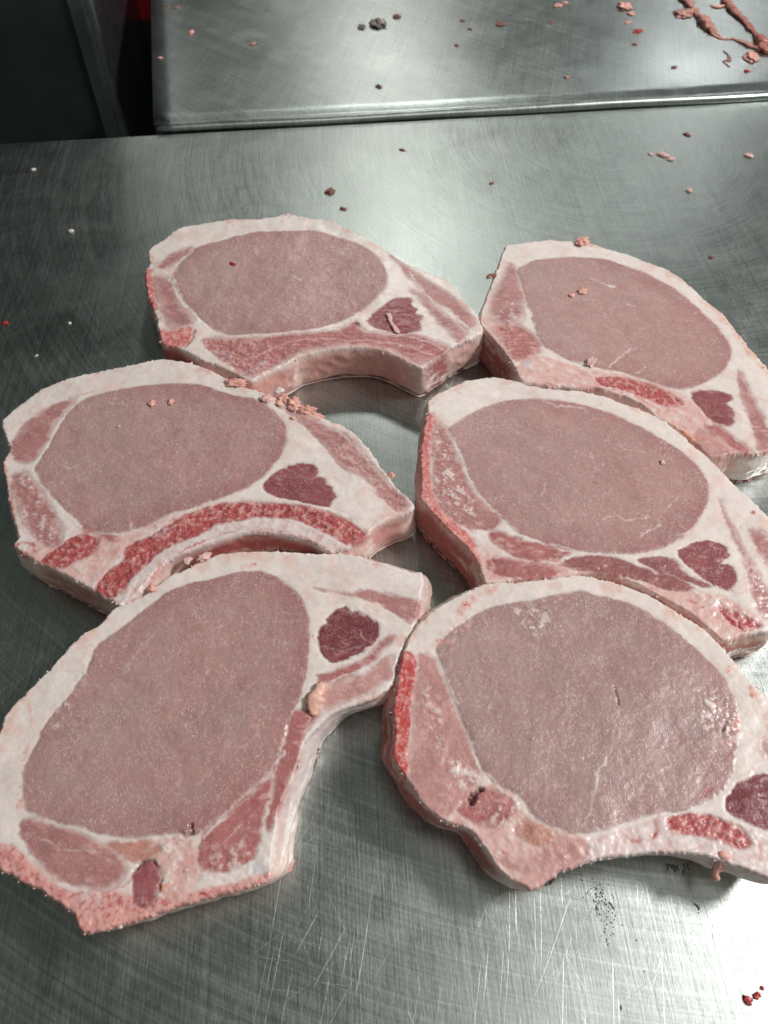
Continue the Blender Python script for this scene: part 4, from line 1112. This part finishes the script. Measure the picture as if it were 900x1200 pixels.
        ('rib_bone', 'marrow', [(123.5, 94.3), (132.8, 97.2), (145.1, 95.4), (155.1, 90.7), (159.1, 84.7), (153.9, 81.9), (142.8, 85.7), (130.8, 88.2), (123.7, 90.0)],
         1.12),
        ('cap_muscle', 'capd',
         [(151.3, 100.5), (155.5, 106.4), (164.7, 112.1), (174.1, 114.0), (183.2, 112.1), (186.1, 105.3), (181.9, 94.3), (174.4, 89.3), (167.2, 90.0), (159.5, 93.2),
          (153.0, 96.8)],
         0.76),
        ('flank_muscle', 'muscle', [(176.9, 130.6), (183.0, 124.6), (185.9, 114.8), (182.1, 114.8), (176.5, 122.6)], 1.59)],
  'S': [('bonepink', 1.27, [(16.1, 171.8), (14.2, 145.2), (11.8, 124.6), (11.2, 113.6)], 0.8),
        ('fat', 1.27, [(27.4, 169.5), (32.9, 151.7), (40.5, 129.4), (43.9, 116.7), (49.9, 109.1), (60.4, 99.7), (70.7, 90.7), (83.2, 87.1)], 0.8),
        ('fat', 3.49, [(31.0, 114.8), (40.7, 114.8), (43.5, 111.0)], 0.7), ('hole', 3.03, [(38.3, 101.6), (40.7, 104.5), (42.8, 106.4)], 0.95),
        ('red', 2.26, [(33.9, 97.9), (41.3, 96.1)], 0.5), ('red', 3.32, [(107.6, 85.0), (113.4, 86.4), (118.5, 88.2)], 1),
        ('red', 1.88, [(120.3, 96.8), (118.6, 92.1), (117.0, 87.9)], 0.7), ('salmon', 1.84, [(127.2, 85.4), (125.3, 80.2)], 0.5),
        ('red', 1.87, [(124.5, 93.6), (128.3, 90.7)], 0.5), ('salmon', 4.93, [(58.3, 210.9), (46.6, 204.3), (39.6, 196.7)], 0.7),
        ('salmon', 3.06, [(41.6, 193.8), (30.2, 183.6), (24.7, 176.5)], 0.7), ('orange', 2.51, [(168.3, 164.1), (172.5, 167.2), (176.1, 168.1)], 0.75),
        ('orange', 5.77, [(178.1, 153.8), (181.8, 141.0), (185.4, 128.6)], 0.5), ('crack', 0.99, [(111.8, 156.9), (111.6, 153.0), (111.3, 146.9)], 0.8),
        ('red', 0.58, [(112.6, 156.9), (118.2, 157.8)], 0.5), ('fat', 0.89, [(110.8, 143.9), (107.7, 132.7), (103.2, 122.6)], 0.5),
        ('fat', 1.1, [(103.2, 122.6), (96.4, 112.1), (93.8, 105.3), (87.8, 93.2)], 0.7), ('fat', 0.7, [(117.0, 114.8), (114.4, 105.3)], 0.45),
        ('purple', 0.97, [(69.8, 139.7), (68.5, 131.9), (66.5, 124.6), (63.5, 114.8)], 0.8), ('hole', 1.21, [(161.5, 138.9), (159.1, 134.3)], 0.7),
        ('salmon', 3.24, [(167.5, 141.8), (165.4, 136.8), (159.5, 129.4)], 0.75), ('red', 0.95, [(142.0, 104.2), (146.5, 107.2)], 0.7),
        ('salmon', 1.29, [(47.3, 181.2), (47.8, 177.4)], 0.6), ('fat', 2.16, [(75.6, 185.0), (78.1, 188.4), (83.4, 195.7)], 0.5),
        ('fat', 0.88, [(92.2, 195.7), (94.6, 188.4)], 0.3), ('red', 1.1, [(50.4, 80.5), (52.2, 79.9)], 0.8),
        ('fatpink', 2.23, [(40.8, 88.9), (51.5, 83.7), (54.5, 76.8)], 0.6), ('redbone', 1.54, [(11.5, 111.0), (18.9, 99.7), (28.0, 92.5), (37.8, 87.9)], 0.5),
        ('bone', 3.69, [(46.1, 85.4), (53.5, 85.4)], 0.6), ('purple', 0.83, [(136.9, 158.2), (144.1, 153.0)], 0.15)],
  'label': 'pork chop at the front right with a bright red bone strip along its left',
  'lean': (-0.005, 0.008),
  'outline': [(11.1, 177.9), (14.3, 186.9), (25.1, 198.2), (40.2, 208.4), (55.5, 214.6), (73.6, 215.6), (92.0, 218.3), (105.8, 219.8), (117.5, 216.1), (129.0, 212.5),
              (141.1, 205.8), (154.7, 194.7), (164.4, 186.0), (173.3, 170.4), (178.8, 159.6), (185.2, 149.9), (190.6, 136.8), (191.8, 118.7), (187.5, 97.9),
              (179.0, 80.2), (168.5, 69.4), (161.7, 70.7), (151.9, 74.4), (140.9, 78.1), (129.0, 80.2), (117.0, 80.5), (104.7, 79.5), (92.0, 77.5), (79.6, 74.4),
              (73.2, 72.4), (66.0, 67.1), (60.6, 66.1), (53.8, 69.4), (47.1, 75.8), (42.9, 82.6), (37.1, 89.6), (27.3, 93.2), (22.5, 96.1), (16.3, 101.6), (10.4, 111.7),
              (3.9, 121.8), (4.8, 132.7), (4.1, 146.5), (7.1, 161.4), (8.5, 173.2)],
  'side': [('redside', 35.0, (11.7, 116.7)), ('redside', 22.2, (40.7, 87.1)), ('bone', 21.9, (116.9, 80.2))],
  't': 0.029}]
for i, D in enumerate(CHOPS):
    build_chop(D, i)

# ------------------------------------------------------------------ crumbs and scraps
def scrap_attrs(V, cl, seed):
    c = CLS[cl]
    f = fbm(V[:, 0] + V[:, 2], V[:, 1] - V[:, 2], .002, seed, 3)
    C = np.clip(c * (1 + .18 * f)[:, None], 0, 1)
    lt = sstep(.3, .9, f)[:, None] * .4
    C = C * (1 - lt) + np.array([.76, .58, .5]) * lt
    return {'tint': ('FLOAT_COLOR', C), 'grain': ('FLOAT', np.full(len(V), .5))}


def surface_z(x, y, on):
    if on == 'T': return 0.0
    if on == 'B': return .0045
    P, z = chop_tops[on]
    return z[np.argmin((P[:, 0] - x) ** 2 + (P[:, 1] - y) ** 2)]


def crumb(x, y, r, cl, on, name, label, group):
    seed = random.randint(0, 9999)
    z0 = surface_z(x, y, on)
    V = ICO3_V.copy() if r > .0022 else ICO2_V.copy()
    F = ICO3_F if r > .0022 else ICO2_F
    k = np.array([mnoise.fractal(Vector(v * 1.6) + Vector((seed, 0, 0)), 1.0, 2.0, 4) for v in V])
    V = V * (1 + .75 * k)[:, None] * r * .92
    a = random.uniform(0, 6.28)
    V[:, 0] *= random.uniform(1.0, 1.7)
    V[:, 2] *= random.uniform(.28, .5)
    V[:, :2] = V[:, :2] @ np.array([[math.cos(a), -math.sin(a)], [math.sin(a), math.cos(a)]])
    V[:, 2] = np.maximum(V[:, 2], -.25 * r) + .2 * r
    o = mesh_obj(name, V, F, MEAT, None, True, scrap_attrs(V, cl, seed))
    o.location = (x, y, z0 + .0001)
    tag(o, label, 'scrap' if 'scrap' in name else 'crumb', group)


ICO2_V, ICO2_F = ico(3)
for (x, y, r, cl, on, name, label) in [(-311.6, 657.6, 1.9, 'fat', 'T', 'fat_crumb', 'pale crumb below the dark cabinet, near the left end of the worktop'),
 (-256.3, 566.6, 1.75, 'fat', 'T', 'fat_crumb', 'white crumb alone on the dark left part of the worktop'),
 (-278.9, 453.5, 1.88, 'red', 'T', 'meat_crumb', 'red crumb at the far left edge of the worktop'),
 (-268.1, 446.0, 0.94, 'dark', 'T', 'meat_crumb', 'tiny dark crumb just right of the red crumb at the left edge'),
 (-231.2, 453.5, 1.1, 'fat', 'T', 'fat_crumb', 'small pale crumb above the fat rim of the middle left chop'),
 (-246.8, 419.0, 0.91, 'fat', 'T', 'fat_crumb', 'tiny pale crumb at the upper left of the middle left chop'),
 (-46.4, 623.1, 4.05, 'redbrown', 'T', 'meat_crumb', 'flat brownish scrap on the worktop above the back left chop'),
 (-34.6, 597.8, 2.16, 'redbrown', 'T', 'meat_crumb', 'small brown crumb just behind the fat rim of the back left chop'),
 (282.4, 716.5, 2.39, 'redbrown', 'T', 'meat_crumb', 'dark red crumb near the rear joint at the right, in a bright reflection'),
 (252.8, 681.4, 3.09, 'fatpink', 'T', 'fat_crumb', 'pale pink crumb, the largest of a trio on the right of the worktop'),
 (258.3, 674.3, 2.69, 'fatpink', 'T', 'fat_crumb', 'flat pink crumb at the right end of a trio on the worktop'),
 (241.5, 682.8, 1.94, 'fatpink', 'T', 'fat_crumb', 'thin pale crumb at the left end of a trio on the worktop'),
 (329.8, 679.9, 3.09, 'fatpink', 'T', 'fat_crumb', 'pointed pinkish crumb near the right edge of the worktop'),
 (263.8, 624.4, 2.58, 'fatpink', 'T', 'fat_crumb', 'round pale crumb alone behind the back right chop'),
 (259.6, 531.6, 1.69, 'redbrown', 'T', 'meat_crumb', 'small brown crumb just right of the back right chop rim'),
 (93.8, 636.1, 1.49, 'redbrown', 'T', 'meat_crumb', 'tiny dark crumb on the worktop behind the gap between the two back chops'),
 (16.4, 690.0, 1.95, 'redbrown', 'T', 'meat_crumb', 'dark speck of meat just in front of the middle of the rear joint'),
 (152.5, 28.8, 1.61, 'red', 'T', 'meat_crumb', 'bright red scrap near the bottom right corner'),
 (156.5, 30.3, 1.26, 'red', 'T', 'meat_crumb', 'smaller red scrap beside the red scrap at the bottom right corner'),
 (159.8, 33.1, 0.72, 'red', 'T', 'meat_crumb', 'tiny red speck above the two red scraps at the bottom right corner'),
 (-207.5, 915.2, 3.67, 'salmon', 'B', 'meat_crumb', 'orange crumb near the left end of the rear bench'),
 (-231.6, 856.7, 2.64, 'salmon', 'B', 'meat_crumb', 'orange crumb close to the left edge of the rear bench'),
 (-233.1, 834.6, 1.73, 'salmon', 'B', 'meat_crumb', 'tiny orange crumb on the very left edge of the rear bench'),
 (-232.5, 976.5, 2.87, 'redbrown', 'B', 'meat_crumb', 'brown crumb at the top left of the rear bench'),
 (-243.4, 978.7, 2.4, 'redbrown', 'B', 'meat_crumb', 'small brown crumb in the top left corner of the rear bench'),
 (-138.8, 889.2, 2.7, 'tan', 'B', 'meat_crumb', 'dull tan crumb in the left half of the rear bench'),
 (-5.1, 797.7, 2.53, 'dark', 'B', 'meat_crumb', 'dark crumb at the edge of the bright reflection on the rear bench'),
 (126.6, 935.8, 4.19, 'redbrown', 'B', 'meat_crumb', 'large brown crumb alone in the middle of the rear bench'),
 (86.1, 944.2, 2.81, 'redbrown', 'B', 'meat_crumb', 'brown crumb left of the large brown crumb on the rear bench'),
 (93.2, 923.3, 2.31, 'redbrown', 'B', 'meat_crumb', 'small brown crumb between two larger ones on the rear bench'),
 (76.4, 885.3, 2.25, 'redbrown', 'B', 'meat_crumb', 'brown crumb nearest the joint in the middle of the rear bench'),
 (183.0, 816.8, 2.14, 'tan', 'B', 'meat_crumb', 'dull orange crumb just behind the joint, right of the middle'),
 (196.1, 983.2, 3.84, 'salmon', 'B', 'meat_crumb', 'pink crumb at the top edge, left of the scrap pile'),
 (204.7, 989.9, 2.9, 'salmon', 'B', 'meat_crumb', 'pink crumb touching the top edge beside a larger pink crumb'),
 (182.3, 942.0, 2.34, 'redbrown', 'B', 'meat_crumb', 'small brown crumb below the pink crumbs at the top edge'),
 (270.3, 978.7, 7.67, 'salmon', 'B', 'meat_scrap', 'wide pink scrap at the top edge, left of the long strands'),
 (274.7, 961.2, 3.79, 'salmon', 'B', 'meat_crumb', 'pink crumb just below the wide pink scrap at the top edge'),
 (273.0, 917.2, 3.68, 'red', 'B', 'meat_crumb', 'red crumb below the wide pink scrap, on the rear bench'),
 (267.0, 939.9, 2.8, 'salmon', 'B', 'meat_crumb', 'pink crumb between the wide pink scrap and the red crumb'),
 (263.8, 887.3, 2.7, 'redbrown', 'B', 'meat_crumb', 'brownish crumb below the red crumb on the rear bench'),
 (295.5, 838.3, 2.17, 'redbrown', 'B', 'meat_crumb', 'brown crumb left of the bright reflection at the right of the rear bench'),
 (366.9, 829.2, 2.59, 'red', 'B', 'meat_crumb', 'dark red crumb near the joint at the right of the rear bench'),
 (333.4, 961.2, 7.58, 'tan', 'B', 'meat_scrap', 'lumpy brown scrap beside the first long strand'),
 (-6.5, 935.8, 7.91, 'smear', 'B', 'meat_scrap', 'dark wet scrap at the top edge of the rear bench, left of centre'),
 (-24.1, 927.4, 4.17, 'smear', 'B', 'meat_scrap', 'small dark wet scrap just left of the larger dark one on the rear bench'),
 (14.1, 954.8, 3.77, 'redbrown', 'B', 'meat_scrap', 'brown wet scrap just right of the larger dark one on the rear bench'),
 (379.2, 858.6, 6.61, 'salmon', 'B', 'meat_scrap', 'flat pink scrap below the second long strand'),
 (-145.5, 345.5, 2.14, 'salmon', 2, 'meat_crumb', 'left one of two pink crumbs on the eye of the middle left chop'),
 (-134.0, 347.0, 1.88, 'salmon', 2, 'meat_crumb', 'right one of two pink crumbs on the eye of the middle left chop'),
 (-162.6, 326.2, 1.05, 'salmon', 2, 'meat_crumb', 'tiny pink crumb below the two on the middle left chop'),
 (140.2, 454.2, 2.72, 'salmon', 1, 'meat_crumb', 'pink crumb on the eye muscle of the back right chop'),
 (132.3, 449.6, 1.8, 'salmon', 1, 'meat_crumb', 'small pink crumb left of the bigger one on the back right chop'),
 (135.1, 382.3, 3.35, 'fatpink', 1, 'fat_crumb', 'pale pink crumb above the marrow strip of the back right chop'),
 (148.7, 511.9, 4.81, 'salmon', 1, 'fat_scrap', 'pinkish fat scrap on the rear rim of the back right chop'),
 (164.5, 297.7, 1.51, 'fatpink', 3, 'fat_crumb', 'pale crumb alone on the eye of the middle right chop'),
 (-110.4, 485.2, 1.56, 'red', 0, 'meat_crumb', 'red crumb on the left half of the eye of the back left chop'),
 (-66.8, 358.2, 2.17, 'fat', 2, 'fat_crumb', 'white crumb standing on the rear rim of the middle left chop'),
 (-74.2, 349.2, 3.22, 'fatpink', 2, 'fat_crumb', 'pale fat crumb at the left end of the salmon cluster on the middle left chop'),
 (-63.9, 349.2, 4.03, 'salmon', 2, 'meat_scrap', 'salmon scrap at the left of the cluster on the middle left chop rim'),
 (-56.1, 344.8, 4.01, 'salmon', 2, 'meat_scrap', 'salmon scrap in the middle of the cluster on the middle left chop rim'),
 (-47.8, 339.7, 3.72, 'salmon', 2, 'meat_scrap', 'salmon scrap at the right of the cluster on the middle left chop rim'),
 (-41.8, 335.4, 2.38, 'salmon', 2, 'meat_crumb', 'salmon crumb at the right end of the cluster on the middle left chop rim'),
 (-56.4, 333.2, 1.58, 'salmon', 2, 'meat_crumb', 'salmon crumb at the corner of the eye of the middle left chop'),
 (-94.5, 363.6, 3.83, 'salmon', 2, 'meat_scrap', 'flat salmon scrap on the rear fat rim of the middle left chop'),
 (4.0, 288.7, 2.24, 'salmon', 2, 'meat_crumb', 'salmon crumb on the right rim of the middle left chop'),
 (-106.8, 229.7, 2.08, 'fatpink', 4, 'fat_crumb', 'fluffy pale crumb on the upper left rim of the front left chop'),
 (-98.4, 232.5, 2.32, 'fatpink', 4, 'fat_crumb', 'fluffy pale crumb at the inner arc, on top of the front left chop'),
 (-122.7, 212.1, 2.03, 'salmon', 4, 'meat_crumb', 'pinkish crumb where the two left chops touch')]:
    g = 'crumbs lying on the worktop' if on == 'T' else ('crumbs and scraps on the rear bench' if on == 'B' else 'crumbs lying on the chops')
    crumb(x * .001, y * .001, r * .001, cl, on, name, label, g)

for (name, label, cl, on, w, pts, wid) in [('meat_strand', 'first long pink strand of meat at the top right, ending in a lump', 'strand', 'B', 6.76,
  [(339.0, 1008.1), (342.7, 989.9), (345.4, 967.8), (348.0, 950.5), (350.0, 931.6), (352.1, 921.3), (358.7, 907.1)], [1, 1, 0.9, 0.9, 1.6, 1.3, 0.7]),
 ('meat_strand', 'second long red strand of meat in the top right corner', 'red2', 'B', 6.68,
  [(386.9, 1008.1), (388.4, 972.1), (392.5, 948.4), (395.7, 925.4), (398.7, 903.1), (396.1, 877.6), (399.0, 866.1)], [0.9, 1, 1.1, 1, 0.9, 1.5, 1.4]),
 ('meat_strand', 'thin pink strand crossing between the two long strands', 'strand', 'B', 4.54,
  [(350.2, 913.1), (359.0, 901.1), (372.2, 899.1), (380.4, 889.2), (392.3, 873.7)], [0.8, 0.7, 0.8, 1.3, 1]),
 ('meat_strand', 'short pink strand branching left from the second strand at the top edge', 'salmon', 'B', 3.83, [(368.1, 983.2), (375.7, 978.7), (385.4, 983.2)],
  [0.7, 1, 0.8]),
 ('meat_strand', 'thin brown thread below the bright reflection on the rear bench', 'redbrown', 'B', 2.21,
  [(353.1, 873.7), (356.4, 862.3), (355.7, 853.0), (348.7, 849.3), (352.8, 838.3)], [0.8, 1, 1, 0.8, 0.7]),
 ('fat_shred', 'thin pale shred lying on the small dark muscle of the back left chop', 'fatpink', 0, 2.94,
  [(0.0, 429.6), (2.9, 429.6), (4.7, 421.7), (7.5, 414.7), (10.4, 411.3)], [0.6, 1, 1, 1.2, 0.6]),
 ('fat_shred', 'thick salmon flap of fat by the round dark muscle of the front left chop', 'fatsal', 4, 4.56,
  [(-28.7, 157.8), (-31.5, 154.7), (-33.3, 150.3), (-33.5, 145.2), (-31.7, 142.6)], [0.8, 1.1, 1.2, 1.1, 0.6]),
 ('meat_shred', 'dark curled shred sticking out of the left side of the back right chop', 'redbrown', 1, 3.08, [(81.4, 473.3), (77.0, 473.3), (74.3, 470.4)],
  [0.8, 1, 1.1]),
 ('fat_shred', 'pink flap hanging off the lower edge of the front right chop', 'salmon', 5, 3.64, [(144.8, 80.5), (144.7, 77.5), (143.1, 74.1), (143.2, 71.4)],
  [1.2, 1.1, 0.9, 0.7])]:
    pl = smooth_open(np.array(pts) * .001, .0012)
    wl = np.interp(np.linspace(0, 1, len(pl)), np.linspace(0, 1, len(wid)), wid) * w * .001 * .5
    zz = np.array([surface_z(p[0], p[1], on) for p in pl])
    seed = random.randint(0, 9999)
    if on == 5:
        zz = np.linspace(zz[0] + .0004, zz[0] - .011, len(pl))
    wl = wl * (1 + .35 * fbm(pl[:, 0], pl[:, 1], .004, seed))
    wl[0] *= .4; wl[-1] *= .4
    c3 = np.column_stack([pl, zz + wl * .55])
    V, F = tube_mesh(c3, wl, 12)
    V = np.array(V)
    k = np.array([mnoise.fractal(Vector(v) * (90 if name == 'juice_smear' else 480) + Vector((seed, 0, 0)), 1.0, 2.0, 3) for v in V])
    ctr = np.repeat(c3, 12, axis=0)
    V = ctr + (V - ctr) * (1 + .7 * k)[:, None] * np.array([1.15, 1.15, (.05 if name == 'juice_smear' else .55)])
    V[:, :2] += .0012 * np.stack([fbm(V[:, 0], V[:, 1], .006, seed + 1), fbm(V[:, 0], V[:, 1], .006, seed + 2)], 1) * (on == 'B')
    o0 = c3[0].copy(); o0[2] = zz[0]
    o = mesh_obj(name, V - o0, F, MEAT, None, True, scrap_attrs(V, cl, seed))
    o.location = tuple(o0)
    tag(o, label, 'scrap', 'shreds and strands of meat')
# grime pitted into the worktop at lower right; flap's shadow painted as specks
gv, gf = [], []
for (mx, my, sxx, syy, cnt, rr) in [(95.8, 68.6, 2.3, 4.6, 60, 0.31), (99.0, 60.0, 1.89, 5.29, 45, 0.26), (139.9, 63.4, 0.76, 1.52, 6, 0.48), (110.5, 51.0, 0.37, 0.37, 1, 0.65),
 (101.0, 64.8, 0.76, 0.76, 4, 0.67), (99.0, 25.7, 0.36, 0.36, 1, 0.62), (111.3, 39.7, 0.36, 0.36, 1, 0.64), (134.0, 80.1, 3.52, 1.17, 14, 0.88),  # last cluster here paints the shadow of the hanging flap
 (94.9, 62.4, 0.38, 1.14, 5, 0.76)]:
    for k in range(cnt):
        gx, gy = (mx + random.gauss(0, sxx)) * .001, (my + random.gauss(0, syy)) * .001
        r0 = rr * .001 * random.uniform(.4, 1.2)
        b = len(gv); q = 9; a0 = random.uniform(0, 6.28)
        gv.append((gx, gy, .0005))
        for t_ in range(q):
            aa = a0 + 2 * math.pi * t_ / q; r1 = r0 * random.uniform(.55, 1.3)
            gv.append((gx + r1 * math.cos(aa), gy + 1.5 * r1 * math.sin(aa), .0001))
        gf += [(b, b + 1 + t_, b + 1 + (t_ + 1) % q) for t_ in range(q)]
gr_o = mesh_obj('grime_and_shadow_specks', np.array(gv), gf, plain('grime', (.13, .12, .115), .6))  # same dark colour serves real grime and the painted flap shadow
tag(gr_o, 'dark grime specks and painted flap shadow on the worktop below the front right chop', 'grime', kind='stuff')
